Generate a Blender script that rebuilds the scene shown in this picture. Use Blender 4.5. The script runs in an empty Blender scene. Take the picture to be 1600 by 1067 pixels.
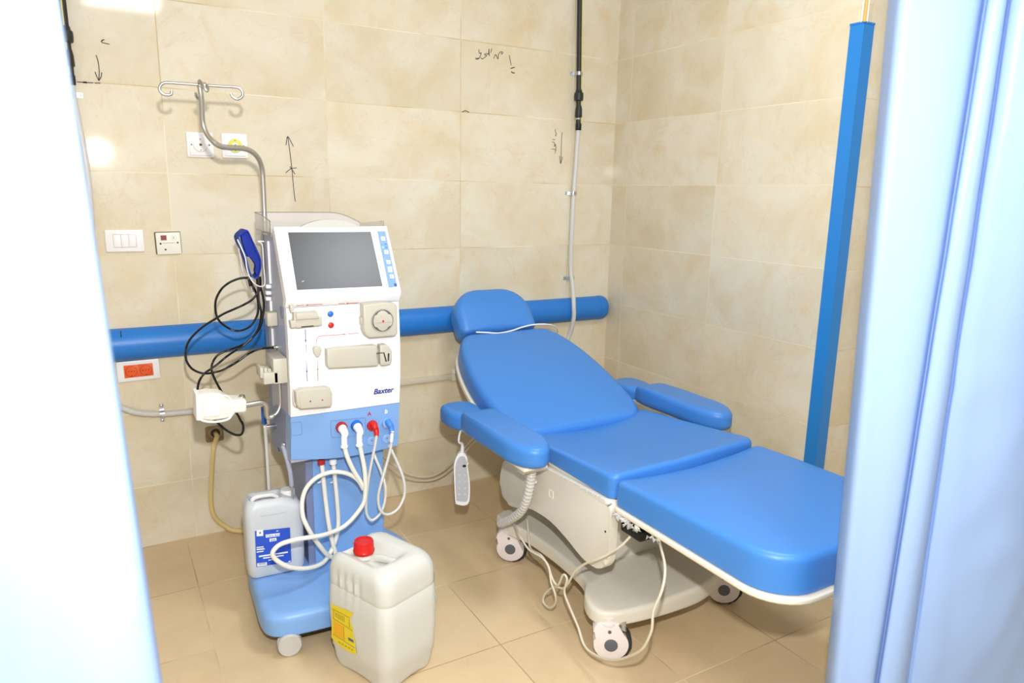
import bpy, bmesh, math, random
from mathutils import Vector, Matrix, noise
random.seed(7)
PI = math.pi
S = bpy.context.scene
C = S.collection

# ------------------------------------------------------------------ camera
CP = Vector((-2.2927, -2.9563, 1.398)); YAW, PITCH, ROLL, FOC = -.5258, .2056, .0180, 1105.4
fwd = Vector((-math.sin(YAW)*math.cos(PITCH), math.cos(YAW)*math.cos(PITCH), -math.sin(PITCH)))
r0 = Vector((math.cos(YAW), math.sin(YAW), 0)); u0 = r0.cross(fwd)
RT = r0*math.cos(ROLL)+u0*math.sin(ROLL); UP = -r0*math.sin(ROLL)+u0*math.cos(ROLL)
cam = bpy.data.cameras.new('camera'); camo = bpy.data.objects.new('camera', cam); C.objects.link(camo)
cam.sensor_width = 36; cam.lens = FOC/1600*36; cam.clip_start = .01
camo.matrix_world = Matrix(((RT.x, UP.x, -fwd.x, CP.x), (RT.y, UP.y, -fwd.y, CP.y), (RT.z, UP.z, -fwd.z, CP.z), (0, 0, 0, 1)))
cam.dof.use_dof = True; cam.dof.focus_distance = 2.5; cam.dof.aperture_fstop = 3.6
S.camera = camo

# ------------------------------------------------------------------ light and exposure
S.view_settings.view_transform = 'Standard'; S.view_settings.look = 'None'
S.view_settings.gamma = 1; S.view_settings.exposure = -0.08; S.view_settings.use_curve_mapping = False
w = bpy.data.worlds.new('world'); S.world = w; w.use_nodes = True
w.node_tree.nodes['Background'].inputs[0].default_value = (.9, .95, 1, 1); w.node_tree.nodes['Background'].inputs[1].default_value = .3
def area(name, loc, size, power, col, direction, shape='SQUARE'):
    l = bpy.data.lights.new(name, 'AREA'); l.shape = shape; l.size = size; l.energy = power; l.color = col
    o = bpy.data.objects.new(name, l); C.objects.link(o); o.location = loc
    o.rotation_euler = Vector(direction).to_track_quat('-Z', 'Y').to_euler(); return o
FLASH = Vector((-2.26, -2.93, 1.635))
area('camera_flash', FLASH, .055, 44, (1, .99, .98), fwd+Vector((-.10, 0, .05)), 'DISK')   # the photographer's flash
area('added_fill_light_a', (-.95, -1.9, 2.86), .55, 20, (.93, .97, 1), (0, 0, -1))  # added fill lamp over the chair, no such fixture is seen
area('ceiling_lamp_light_b', (-1.98, -3.95, 2.86), .55, 36, (.93, .97, 1), (0, 0, -1))

# ------------------------------------------------------------------ geometry helpers
def ray(px, py): return RT*((px-800)/FOC) + UP*(-(py-533.5)/FOC) + fwd
def at(px, py, ax, v):
    d = ray(px, py); return CP + d*((v-CP[ax])/d[ax])
def onpl(px, py, P, N):
    d = ray(px, py); P = Vector(P); N = Vector(N); return CP + d*((P-CP).dot(N)/d.dot(N))

def quad(bm, vs): return bm.faces.new(vs)
def loft(bm, rings, cap0=True, cap1=True, closed=True):
    R = [[bm.verts.new(p) for p in r] for r in rings]; n = len(rings[0])
    for a, b in zip(R, R[1:]):
        for i in range(n if closed else n-1):
            j = (i+1) % n; bm.faces.new((a[i], a[j], b[j], b[i]))
    if cap0: bm.faces.new(R[0][::-1])
    if cap1: bm.faces.new(R[-1])
    return R
def add_box(bm, lo, hi, bev=0, seg=2, M=None):
    b = bmesh.new(); bmesh.ops.create_cube(b, size=1)
    lo = Vector(lo); hi = Vector(hi); c = (lo+hi)/2; s = hi-lo
    for v in b.verts: v.co = Vector((v.co.x*s.x+c.x, v.co.y*s.y+c.y, v.co.z*s.z+c.z))
    if bev: bmesh.ops.bevel(b, geom=b.edges[:], offset=min(bev, min(s)*.49), segments=seg, profile=.5, affect='EDGES')
    merge(bm, b, M)
def merge(bm, b, M=None):
    if M is not None: bmesh.ops.transform(b, matrix=M, verts=b.verts)
    mp = {}
    for v in b.verts: mp[v] = bm.verts.new(v.co)
    for f in b.faces:
        try: bm.faces.new([mp[v] for v in f.verts])
        except ValueError: pass
    b.free()
def smooth_path(P, n=8):
    P = [Vector(p) for p in P]
    if len(P) < 3: return P
    Q = [P[0]*2-P[1]]+P+[P[-1]*2-P[-2]]; out = []
    for i in range(1, len(Q)-2):
        a, b, c, d = Q[i-1:i+3]
        for k in range(n):
            t = k/n; out.append(.5*((2*b)+(c-a)*t+(2*a-5*b+4*c-d)*t*t+(3*b-a-3*c+d)*t**3))
    out.append(P[-1]); return out
def add_tube(bm, P, r, n=10, sub=8, caps=True, flat=1.0, rf=None):
    P = smooth_path(P, sub) if sub else [Vector(p) for p in P]
    Q = [P[0]]
    for p in P[1:]:
        if (p-Q[-1]).length > 1e-5: Q.append(p)
    P = Q; rings = []; nrm = None
    for i, p in enumerate(P):
        t = (P[min(i+1, len(P)-1)]-P[max(i-1, 0)]).normalized()
        if nrm is None: nrm = t.orthogonal().normalized()
        else:
            nrm = nrm-t*nrm.dot(t)
            nrm = nrm.normalized() if nrm.length > 1e-6 else t.orthogonal().normalized()
        b = t.cross(nrm); rr = r if rf is None else rf(i/(len(P)-1))
        rings.append([p+nrm*(math.cos(2*PI*k/n)*rr)+b*(math.sin(2*PI*k/n)*rr*flat) for k in range(n)])
    loft(bm, rings, caps, caps)
def add_lathe(bm, prof, loc=(0, 0, 0), axis=(0, 0, 1), n=24):
    q = Vector(axis).to_track_quat('Z', 'Y').to_matrix().to_4x4(); M = Matrix.Translation(Vector(loc)) @ q
    rings = [[M @ Vector((max(r, 1e-4)*math.cos(2*PI*k/n), max(r, 1e-4)*math.sin(2*PI*k/n), z)) for k in range(n)] for r, z in prof]
    loft(bm, rings)
def add_prism(bm, poly, o, ux, uy, d, bev=0, seg=2):
    """polygon (2D) in the frame o,ux,uy, extruded along vector d"""
    o = Vector(o); ux = Vector(ux); uy = Vector(uy); d = Vector(d); b = bmesh.new()
    a = [b.verts.new(o+ux*p[0]+uy*p[1]) for p in poly]; c = [b.verts.new(o+ux*p[0]+uy*p[1]+d) for p in poly]
    n = len(poly)
    for i in range(n): b.faces.new((a[i], a[(i+1) % n], c[(i+1) % n], c[i]))
    b.faces.new(a[::-1]); top = b.faces.new(c)
    if bev: bmesh.ops.bevel(b, geom=top.edges[:], offset=bev, segments=seg, profile=.5, affect='EDGES')
    merge(bm, b)
def rrect(x0, y0, x1, y1, r, n=6):
    if not isinstance(r, (list, tuple)): r = [r]*4
    out = []
    for (cx, cy, sx, sy, rr, a0) in ((x1, y1, -1, -1, r[0], 0), (x0, y1, 1, -1, r[1], PI/2), (x0, y0, 1, 1, r[2], PI), (x1, y0, -1, 1, r[3], 1.5*PI)):
        rr = max(rr, 1e-4); X = cx+sx*rr; Y = cy+sy*rr
        for k in range(n+1):
            a = a0+PI/2*k/n; out.append((X+rr*math.cos(a), Y+rr*math.sin(a)))
    return out
def add_pad(bm, outline, z0, z1, rt, rb=.006, inner=8, M=None, f=None, seg=5):
    """cushion: plan outline (x,y), rounded top and bottom rims, a dense top that f(x,y,z)->z can shape"""
    n = len(outline); cx = sum(p[0] for p in outline)/n; cy = sum(p[1] for p in outline)/n
    O = [Vector((p[0], p[1])) for p in outline]; c = Vector((cx, cy))
    ext = max((p-c).length for p in O)
    def ring(ins, z):
        return [Vector(((p-c)*(1-ins/max((p-c).length, 1e-4))+c).to_tuple()+(z,)) for p in O]
    rings = []
    for s in range(inner, 0, -1): rings.append([Vector((c.x+(p.x-c.x)*(1-s/inner)*.98, c.y+(p.y-c.y)*(1-s/inner)*.98, z0)) for p in ring(rb, z0)] if s < inner else None)
    rings = [r for r in rings if r]
    for k in range(4):
        a = PI/2*k/3; rings.append(ring(rb*(1-math.sin(a)), z0+rb*(1-math.cos(a))))
    zz = z0+rb
    for k in range(1, 4): rings.append(ring(0, zz+(z1-rt-zz)*k/4))
    for k in range(seg+1):
        a = PI/2*k/seg; rings.append(ring(rt*(1-math.cos(a)), z1-rt+rt*math.sin(a)))
    base = ring(rt, z1)
    for s in range(1, inner): rings.append([Vector((c.x+(p.x-c.x)*(1-s/inner), c.y+(p.y-c.y)*(1-s/inner), z1)) for p in base])
    if f:
        for r in rings:
            for p in r:
                t = (p.z-z0)/(z1-z0); p.z += f(p.x, p.y)*t
    if M is not None: rings = [[M @ p for p in r] for r in rings]
    loft(bm, rings)

# ------------------------------------------------------------------ object helpers
LOC = {}
def thing(name, label, cat, loc, group=None):
    o = bpy.data.objects.new(name, None); o.empty_display_size = .05; C.objects.link(o)
    o.location = loc; o['label'] = label; o['category'] = cat
    if group: o['group'] = group
    LOC[o.name] = Vector(loc); return o
def obj(name, bm, mat, parent=None, label=None, cat=None, group=None, kind=None, flat=False, loc=None):
    root = parent
    while root is not None and root.parent: root = root.parent
    off = LOC.get(root.name, Vector((0, 0, 0))) if root is not None else (Vector(loc) if loc else Vector((0, 0, 0)))
    if off.length: bmesh.ops.translate(bm, vec=-off, verts=bm.verts)
    bmesh.ops.recalc_face_normals(bm, faces=bm.faces)
    me = bpy.data.meshes.new(name); bm.to_mesh(me); bm.free()
    me.materials.append(mat)
    if not flat:
        me.polygons.foreach_set('use_smooth', [True]*len(me.polygons)); me.set_sharp_from_angle(angle=math.radians(38))
    o = bpy.data.objects.new(name, me); C.objects.link(o)
    if parent is not None: o.parent = parent
    elif loc: o.location = loc
    if parent is None: LOC[o.name] = off
    if label: o['label'] = label
    if cat: o['category'] = cat
    if group: o['group'] = group
    if kind: o['kind'] = kind
    return o
def B(): return bmesh.new()
def box(name, lo, hi, mat, parent=None, bev=0, seg=2, M=None, **k):
    bm = B(); add_box(bm, lo, hi, bev, seg, M); return obj(name, bm, mat, parent, **k)
def tube(name, P, r, mat, parent=None, n=10, sub=8, rf=None, **k):
    bm = B(); add_tube(bm, P, r, n, sub, rf=rf); return obj(name, bm, mat, parent, **k)
def lathe(name, prof, loc, axis, mat, parent=None, n=24, **k):
    bm = B(); add_lathe(bm, prof, loc, axis, n); return obj(name, bm, mat, parent, **k)
def text_bm(s, size, o, ux, uy, depth=.0006, shear=0, bold=0, align='LEFT', sx=1.0):
    cu = bpy.data.curves.new('txt', 'FONT'); cu.body = s; cu.size = size; cu.extrude = depth; cu.shear = shear; cu.offset = bold
    cu.align_x = align; cu.space_character = 1.0
    to = bpy.data.objects.new('txt', cu); C.objects.link(to); bpy.context.view_layer.update()
    me = bpy.data.meshes.new_from_object(to.evaluated_get(bpy.context.evaluated_depsgraph_get()))
    b = bmesh.new(); b.from_mesh(me); bpy.data.objects.remove(to); bpy.data.curves.remove(cu); bpy.data.meshes.remove(me)
    ux = Vector(ux).normalized(); uy = Vector(uy).normalized(); uz = ux.cross(uy)
    M = Matrix.Translation(Vector(o)) @ Matrix((ux*sx, uy, uz)).transposed().to_4x4()
    bmesh.ops.transform(b, matrix=M, verts=b.verts); return b

# ------------------------------------------------------------------ materials
def lin(c):
    return tuple(((x/255)/12.92 if x/255 <= .04045 else ((x/255+.055)/1.055)**2.4) for x in c)+(1,)
def mat(name, rgb, rough=.5, metal=0, spec=.5, trans=0, alpha=1, coat=0, var=0, vscale=12, bump=0, bscale=60, sss=0, emit=None, ior=1.45):
    m = bpy.data.materials.new(name); m.use_nodes = True; nt = m.node_tree; p = nt.nodes['Principled BSDF']
    c = lin(rgb)
    p.inputs['Base Color'].default_value = c; p.inputs['Roughness'].default_value = rough; p.inputs['Metallic'].default_value = metal
    p.inputs['Specular IOR Level'].default_value = spec; p.inputs['Transmission Weight'].default_value = trans; p.inputs['Alpha'].default_value = alpha
    p.inputs['Coat Weight'].default_value = coat; p.inputs['IOR'].default_value = ior
    if sss:
        p.inputs['Subsurface Weight'].default_value = sss; p.inputs['Subsurface Radius'].default_value = (.02, .02, .02); p.inputs['Subsurface Scale'].default_value = .5
    if emit: p.inputs['Emission Color'].default_value = c; p.inputs['Emission Strength'].default_value = emit
    tc = nt.nodes.new('ShaderNodeTexCoord')
    if var:
        nz = nt.nodes.new('ShaderNodeTexNoise'); nz.inputs['Scale'].default_value = vscale; nz.inputs['Detail'].default_value = 5
        nt.links.new(tc.outputs['Object'], nz.inputs['Vector'])
        mx = nt.nodes.new('ShaderNodeMix'); mx.data_type = 'RGBA'
        mx.inputs[6].default_value = tuple(x*(1-var) for x in c[:3])+(1,); mx.inputs[7].default_value = tuple(min(1, x*(1+var)) for x in c[:3])+(1,)
        nt.links.new(nz.outputs['Fac'], mx.inputs[0]); nt.links.new(mx.outputs[2], p.inputs['Base Color'])
    if bump:
        nb = nt.nodes.new('ShaderNodeTexNoise'); nb.inputs['Scale'].default_value = bscale; nb.inputs['Detail'].default_value = 3
        nt.links.new(tc.outputs['Object'], nb.inputs['Vector'])
        bn = nt.nodes.new('ShaderNodeBump'); bn.inputs['Strength'].default_value = bump; bn.inputs['Distance'].default_value = .002
        nt.links.new(nb.outputs['Fac'], bn.inputs['Height']); nt.links.new(bn.outputs['Normal'], p.inputs['Normal'])
    return m
def tile_mat(name, ax_u, u0, du, v0, dv, cols, grout, gw, rough, coat, ax_v='Z', vein=.5, spec=.5, bumpd=.0012):
    """rectangular stone-look tiles in world coordinates with grout lines, cloudy colour and thin veins"""
    m = bpy.data.materials.new(name); m.use_nodes = True; nt = m.node_tree; N = nt.nodes; L = nt.links; p = N['Principled BSDF']
    g = N.new('ShaderNodeNewGeometry'); sep = N.new('ShaderNodeSeparateXYZ'); L.new(g.outputs['Position'], sep.inputs[0])
    def ma(op, a, b=None, c=None):
        n = N.new('ShaderNodeMath'); n.operation = op
        for i, x in enumerate((a, b, c)):
            if x is None: continue
            if isinstance(x, (int, float)): n.inputs[i].default_value = x
            else: L.new(x, n.inputs[i])
        return n.outputs[0]
    def cell(ax, o0, d):
        t = ma('DIVIDE', ma('SUBTRACT', sep.outputs[ax], o0), d); fl = ma('FLOOR', t); fr = ma('SUBTRACT', t, fl)
        e = ma('MULTIPLY', ma('MINIMUM', fr, ma('SUBTRACT', 1, fr)), d); return fl, e
    fu, eu = cell(ax_u, u0, du); fv, ev = cell(ax_v, v0, dv)
    cid = N.new('ShaderNodeCombineXYZ'); L.new(fu, cid.inputs[0]); L.new(fv, cid.inputs[1])
    wn = N.new('ShaderNodeTexWhiteNoise'); wn.noise_dimensions = '3D'; L.new(cid.outputs[0], wn.inputs['Vector'])
    off = N.new('ShaderNodeVectorMath'); off.operation = 'MULTIPLY_ADD'; L.new(wn.outputs['Color'], off.inputs[0])
    off.inputs[1].default_value = (7, 7, 7); L.new(g.outputs['Position'], off.inputs[2])
    def nz(scale, det, rough_, dist=0):
        n = N.new('ShaderNodeTexNoise'); n.inputs['Scale'].default_value = scale; n.inputs['Detail'].default_value = det
        n.inputs['Roughness'].default_value = rough_; n.inputs['Distortion'].default_value = dist; L.new(off.outputs[0], n.inputs['Vector']); return n.outputs['Fac']
    def ramp(x, a, b, ca, cb):
        r = N.new('ShaderNodeMapRange'); L.new(x, r.inputs[0]); r.inputs[1].default_value = a; r.inputs[2].default_value = b
        r.inputs[3].default_value = ca; r.inputs[4].default_value = cb; return r.outputs[0]
    def mix(f, a, b):
        n = N.new('ShaderNodeMix'); n.data_type = 'RGBA'
        if isinstance(f, float): n.inputs[0].default_value = f
        else: L.new(f, n.inputs[0])
        for i, x in ((6, a), (7, b)):
            if isinstance(x, tuple): n.inputs[i].default_value = x
            else: L.new(x, n.inputs[i])
        return n.outputs[2]
    base = mix(ramp(nz(3.2, 6, .6, .6), .35, .68, 0, 1), lin(cols[0]), lin(cols[1]))
    base = mix(ramp(nz(5.5, 8, .65, 1.2), .53, .78, 0, .55), base, lin(cols[2]))
    v1 = nz(2.3, 7, .62, 1.9); ve = ma('ABSOLUTE', ma('SUBTRACT', v1, .5)); base = mix(ramp(ve, 0, .009, vein, 0), base, lin(cols[3]))
    sp = nz(45, 3, .7); base = mix(ramp(sp, .66, .8, 0, .22), base, lin(cols[3]))
    br = ramp(wn.outputs['Value'], 0, 1, .955, 1.03)
    sc = N.new('ShaderNodeVectorMath'); sc.operation = 'SCALE'; L.new(base, sc.inputs[0]); L.new(br, sc.inputs['Scale'])
    e = ma('MINIMUM', eu, ev); gm = ramp(e, gw*.35, gw*.75, 1, 0)
    gn = N.new('ShaderNodeTexNoise'); gn.inputs['Scale'].default_value = 2.1; gn.inputs['Detail'].default_value = 4; L.new(g.outputs['Position'], gn.inputs['Vector'])
    gc = mix(ramp(gn.outputs['Fac'], .42, .58, 0, 1), lin(grout[0]), lin(grout[1]))
    L.new(mix(gm, sc.outputs[0], gc), p.inputs['Base Color'])
    L.new(ramp(gm, 0, 1, rough, .7), p.inputs['Roughness']); p.inputs['Specular IOR Level'].default_value = spec
    p.inputs['Coat Weight'].default_value = coat; p.inputs['Coat Roughness'].default_value = .06
    hb = ma('ADD', ma('MULTIPLY', gm, -1.0), ma('MULTIPLY', nz(9, 2, .5), .10))
    bn = N.new('ShaderNodeBump'); bn.inputs['Strength'].default_value = .35; bn.inputs['Distance'].default_value = bumpd
    L.new(hb, bn.inputs['Height']); L.new(bn.outputs['Normal'], p.inputs['Normal'])
    return m

WC = [(230, 222, 201), (218, 203, 168), (224, 192, 142), (186, 160, 118)]
WG = [(240, 230, 202), (206, 184, 140)]
T_back = tile_mat('stone_tile_back', 'X', -2.0573, .5977, 2.0504, .30, WC, WG, .0034, .45, .42, vein=.16, spec=.25)
T_right = tile_mat('stone_tile_right', 'Y', -.1154, .5977, 2.0504, .30, WC, [WG[0], (232, 216, 180)], .0034, .45, .42, vein=.16, spec=.25)
T_rec = tile_mat('stone_tile_recess', 'X', .04, .5977, 2.044-.3, .30, WC, WG, .0034, .45, .2, vein=.16, spec=.25)
T_floor = tile_mat('tan_floor_tile', 'X', -2.096, .395, -.008, .4035, [(224, 199, 159), (215, 190, 151), (211, 183, 140), (178, 152, 116)], [(240, 222, 186), (180, 150, 112)], .0034, .33, 0, ax_v='Y', vein=.12, spec=.35, bumpd=.0006)
PLASTER = mat('white_plaster', (225, 222, 214), .85, bump=.2)
VINYL = mat('blue_vinyl', (68, 134, 212), .37, spec=.5, bump=.18, bscale=320)
RAILB = mat('blue_pvc', (40, 122, 206), .38, spec=.5, var=.05, vscale=5)
GUARD = mat('blue_guard_pvc', (40, 130, 205), .34, spec=.5)
WHITE = mat('glossy_white_plastic', (240, 240, 242), .3)
WPLATE = mat('white_switch_plastic', (242, 240, 238), .28)
WSHADE = mat('offwhite_plate_plastic', (236, 232, 218), .4)
CREAM = mat('cream_moulded_plastic', (224, 219, 205), .36, var=.03)
CREAMW = mat('cream_board', (238, 230, 210), .45)
LAV = mat('lavender_grey_plastic', (172, 178, 200), .42)
LAVD = mat('slate_blue_grey_plastic', (128, 138, 172), .45)
MBLUE = mat('light_blue_plastic', (128, 172, 228), .38)
MBLUE2 = mat('pale_blue_inset_plastic', (146, 184, 236), .38)
BEIGE = mat('beige_grey_plastic', (192, 187, 172), .42)
BEIGED = mat('beige_dark_plastic', (168, 163, 148), .45)
SCREEN = mat('dark_lcd_screen', (58, 59, 61), .32, spec=.5, var=.06, vscale=4)
STRIP = mat('keypad_blue', (108, 148, 188), .4)
KEYW = mat('keypad_white', (232, 238, 244), .4)
KEYB = mat('keypad_blue_button', (74, 124, 198), .4)
KEYN = mat('keypad_navy', (26, 62, 140), .4)
KEYC = mat('keypad_cyan', (120, 225, 235), .4)
RED = mat('red_plastic', (206, 30, 22), .34)
REDD = mat('dark_red_plastic', (176, 40, 40), .4)
BLUEP = mat('blue_connector_plastic', (40, 110, 200), .36)
BLUEB = mat('bright_blue_connector', (70, 136, 228), .36)
REDL = mat('red_print', (196, 60, 66), .5)
BLUEL = mat('blue_print', (50, 74, 160), .5)
NAVY = mat('navy_print', (24, 50, 140), .45)
WPRINT = mat('white_print', (236, 240, 246), .5)
STEEL = mat('brushed_steel', (206, 205, 200), .38, metal=1)
CHROME = mat('chrome', (215, 215, 212), .14, metal=1)
ZINC = mat('zinc_clip', (190, 194, 200), .3, metal=1)
DARKM = mat('dark_steel', (45, 45, 47), .5, metal=.6)
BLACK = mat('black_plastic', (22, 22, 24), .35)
BLACKC = mat('black_rubber_cable', (22, 21, 22), .38)
RUBBER = mat('dark_tyre_rubber', (48, 48, 50), .6)
HUBG = mat('grey_hub', (98, 100, 106), .55)
CASTW = mat('pinkish_white_plastic', (236, 226, 224), .38)
CASTG = mat('pale_grey_plastic', (196, 194, 188), .45)
PIPEB = mat('black_polyethylene', (44, 44, 42), .4)
YEL = mat('yellow_stripe', (214, 206, 40), .5)
HOSE = mat('white_silicone_hose', (232, 230, 220), .35, sss=.15)
HOSEC = mat('milky_clear_hose', (222, 220, 214), .28, sss=.3, alpha=.88)
HOSEY = mat('yellowed_drain_hose', (226, 202, 140), .3, sss=.2, alpha=.92)
CABLE = mat('cream_cable', (214, 206, 186), .45)
JUGW = mat('white_translucent_polyethylene', (212, 213, 206), .36, sss=.3, var=.03, vscale=6)
JUGG = mat('frosted_grey_polyethylene', (204, 208, 212), .36, sss=.3, var=.03, vscale=6)
LABY = mat('yellow_label', (228, 208, 40), .5, var=.06, vscale=60)
LABO = mat('orange_label_print', (236, 178, 26), .5)
LABD = mat('olive_label_print', (176, 152, 30), .5)
LABB = mat('royal_blue_label', (44, 84, 196), .42, var=.08, vscale=40)
INK = mat('black_marker_ink', (34, 32, 28), .6)
GINK = mat('grey_print', (130, 120, 112), .6)
CUFF = mat('navy_cuff_cloth', (24, 52, 160), .75, bump=.4, bscale=500)
CUFF2 = mat('blue_cuff_trim', (50, 92, 176), .6)
DULLB = mat('dull_blue_metal', (40, 96, 168), .4)
ORANGE = mat('orange_socket', (232, 92, 34), .4)
ORANGD = mat('dark_orange', (150, 44, 14), .5)
MAROON = mat('maroon_marking', (136, 66, 70), .5)
YELR = mat('yellow_ring', (226, 224, 96), .4)
HOLE = mat('dark_hole', (92, 78, 58), .7)
DRAIN = mat('stained_drain_fitting', (150, 128, 98), .6, var=.15, vscale=60)
PCONC = mat('pale_grey_conduit', (206, 204, 196), .45)
STRUNK = mat('offwhite_trunking', (214, 206, 182), .5)
GLASSY = mat('smoky_clear_acrylic', (228, 222, 220), .1, alpha=.42, spec=.6)
GLASSE = mat('grey_acrylic_edge', (120, 112, 110), .3, alpha=.85)
WRAPT = mat('cling_film', (230, 228, 222), .2, alpha=.45, spec=.8)
GROUT = mat('orange_stained_grout', (224, 176, 96), .7, var=.1, vscale=20)
GROUTW = mat('white_trim_strip', (245, 240, 226), .5)
LED = mat('lit_diffuser', (244, 250, 255), .5, emit=9)
REMG = mat('grey_membrane', (186, 188, 194), .45)
def curtain_mat(name, rgb, tr, rough=.33, spec=.5):
    m = mat(name, rgb, rough, spec=spec, bump=.35, bscale=14); nt = m.node_tree; p = nt.nodes['Principled BSDF']; out = nt.nodes['Material Output']
    t = nt.nodes.new('ShaderNodeBsdfTranslucent'); t.inputs[0].default_value = lin(rgb)
    mx = nt.nodes.new('ShaderNodeMixShader'); mx.inputs[0].default_value = tr
    nt.links.new(p.outputs[0], mx.inputs[1]); nt.links.new(t.outputs[0], mx.inputs[2]); nt.links.new(mx.outputs[0], out.inputs[0]); return m
CURT = curtain_mat('pale_blue_vinyl_curtain', (174, 203, 246), .22)

# ------------------------------------------------------------------ room
CEIL = 2.9
def slab(name, lo, hi, m): return box(name, lo, hi, m, kind='structure', flat=True)
slab('floor', (-3.5, -5.2, -.1), (1.5, .15, 0), T_floor)
WB = slab('wall_back', (-3.5, 0, 0), (.15, .15, CEIL), T_back)
WR = slab('wall_right', (0, -1.33, 0), (.15, 0, CEIL), T_right)
WR.data.materials.append(T_rec)
for p in WR.data.polygons:
    if abs(p.normal.y) > .9: p.material_index = 1
WRE = slab('wall_recess', (.15, -1.33, 0), (1.5, -1.18, CEIL), T_rec)
slab('wall_left', (-3.65, -5.2, 0), (-3.5, .15, CEIL), PLASTER)
slab('wall_front', (-3.5, -5.35, 0), (1.5, -5.2, CEIL), PLASTER)
slab('wall_far_right', (1.5, -5.2, 0), (1.65, -1.18, CEIL), PLASTER)
slab('ceiling', (-3.65, -5.35, CEIL), (1.65, .15, CEIL+.1), PLASTER)
bm = B(); bmx = B()
add_tube(bm, [(-.0045, -1.3345, 1.985), (-.0045, -1.3345, CEIL)], .005, 8, 0)
obj('trim_1', bm, GROUT, kind='structure')
add_tube(bmx, [(-.003, -1.322, 1.985), (-.003, -1.322, CEIL)], .003, 6, 0); add_tube(bmx, [(.010, -1.333, 1.985), (.010, -1.333, CEIL)], .003, 6, 0)
obj('trim_2', bmx, GROUTW, kind='structure')
for nm, x, y in (('ceiling light panel', -1.98, -3.95), ('b', -.95, -1.9)):  # second panel is an unseen addition that houses the fill lamp
    first = y < -3
    t = thing('ceiling_light', 'square white ceiling light panel ' + ('reflected at the upper left of the tiled wall' if first else 'added unseen above the reclining chair for fill light'), 'ceiling light', (x, y, CEIL), 'ceiling light panels')
    bm = B(); add_prism(bm, rrect(-.31, -.31, .31, .31, .01, 2), (x, y, CEIL), (1, 0, 0), (0, 1, 0), (0, 0, -.025)); obj('frame', bm, WHITE, t)
    bm = B(); add_prism(bm, rrect(-.28, -.28, .28, .28, .005, 2), (x, y, CEIL-.025), (1, 0, 0), (0, 1, 0), (0, 0, -.006)); obj('diffuser', bm, LED, t)

# marker pen writing on the back wall
def pen(strokes, parent, r=.0013, ax=1, v=-.0012, name='marker_writing'):
    bm = B()
    for s in strokes: add_tube(bm, [at(x, y, ax, v) for x, y in s], r, 6, 4)
    return obj(name, bm, INK, parent)
pen([[(158, 65), (160, 62.5), (163, 62), (160, 63), (159, 66), (164, 67.5), (171, 69)]], WB)
pen([[(150, 86), (153, 95), (155, 110), (154.5, 126)], [(148.5, 112), (151, 119), (154.5, 126)], [(159, 113), (158, 120), (154.5, 126)], [(148, 129.7), (157, 129.9)], [(120, 128), (146, 129.5)]], WB)
pen([[(130, 129), (133, 128.6), (136, 129.5)]], WB, .0028)
pen([[(449.5, 213), (452, 230), (456, 262), (458, 285), (460, 305), (461.5, 315)], [(447, 227), (449.5, 213), (458.5, 229)], [(446.5, 270), (454, 264), (463.5, 262)], [(453, 260), (461, 272)]], WB)
def sc1(P): return [(730+x/17.78, 70+y/17.78) for x, y in P]
pen([sc1(s) for s in ([(330, 130), (325, 190), (345, 240), (390, 215), (375, 280), (330, 370), (240, 370), (255, 400), (330, 385)],
    [(380, 350), (400, 385), (440, 385), (500, 340), (540, 300), (480, 270), (530, 240), (590, 260), (605, 110), (610, 250), (620, 310)],
    [(685, 100), (655, 220)], [(740, 380), (770, 290), (800, 280), (855, 395), (865, 290), (900, 215), (960, 195), (990, 215), (965, 260), (950, 225)],
    [(1170, 290), (1190, 400), (1222, 570)])], WB)
pen([sc1([(1210, 655), (1320, 620)]), sc1([(1225, 745), (1270, 780), (1320, 780)])], WB, .0019)
pen([[(722, 175), (727, 173), (733, 175.5)]], WB, .0016)
def sc2(P): return [(850+x/15.25, 195+y/15.25) for x, y in P]
pen([sc2(s) for s in ([(275, 100), (270, 170), (300, 215), (270, 240), (295, 270)], [(205, 345), (260, 355)], [(195, 405), (250, 430), (250, 520), (275, 460), (285, 560), (260, 690)], [(175, 585), (235, 575), (275, 610)],
    [(430, 180), (415, 500), (403, 910)], [(370, 740), (388, 900), (403, 915), (440, 760)])], WB, .0011)
pen([[(188.5, 517), (189.3, 527)]], WB, .0015, v=-.062)

# ------------------------------------------------------------------ wall bumper rail, corner guard
t = thing('bumper_rail', 'bright blue half-round wall bumper rail running along the tiled back wall', 'wall rail', (-1.2, 0, .75))
def dsec(xs, rz=.062, ry=.056, zc=.822, n=14):
    return [[Vector((x, -ry*s*math.sin(PI*k/n), zc+rz*s*math.cos(PI*k/n))) for k in range(n+1)] for x, s in xs]
bm = B(); loft(bm, dsec([(-3.3, 1), (-.075, 1)])); obj('rail_body', bm, RAILB, t)
bm = B(); loft(bm, dsec([(-.075, 1.02), (-.05, 1.02), (-.038, .99), (-.026, .9), (-.018, .72), (-.014, .45)])); obj('end_cap', bm, RAILB, t)
t = thing('corner_guard', 'tall bright blue L-shaped corner guard on the tiled wall corner', 'corner guard', (0, -1.33, .02))
bm = B(); G = .004
add_prism(bm, [(-G, -1.33-G), (.052, -1.33-G), (.052, -1.33-.0005), (-.0005, -1.33-.0005), (-.0005, -1.282), (-G, -1.282)], (0, 0, .02), (1, 0, 0), (0, 1, 0), (0, 0, 1.962)); obj('guard_profile', bm, GUARD, t)
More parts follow.
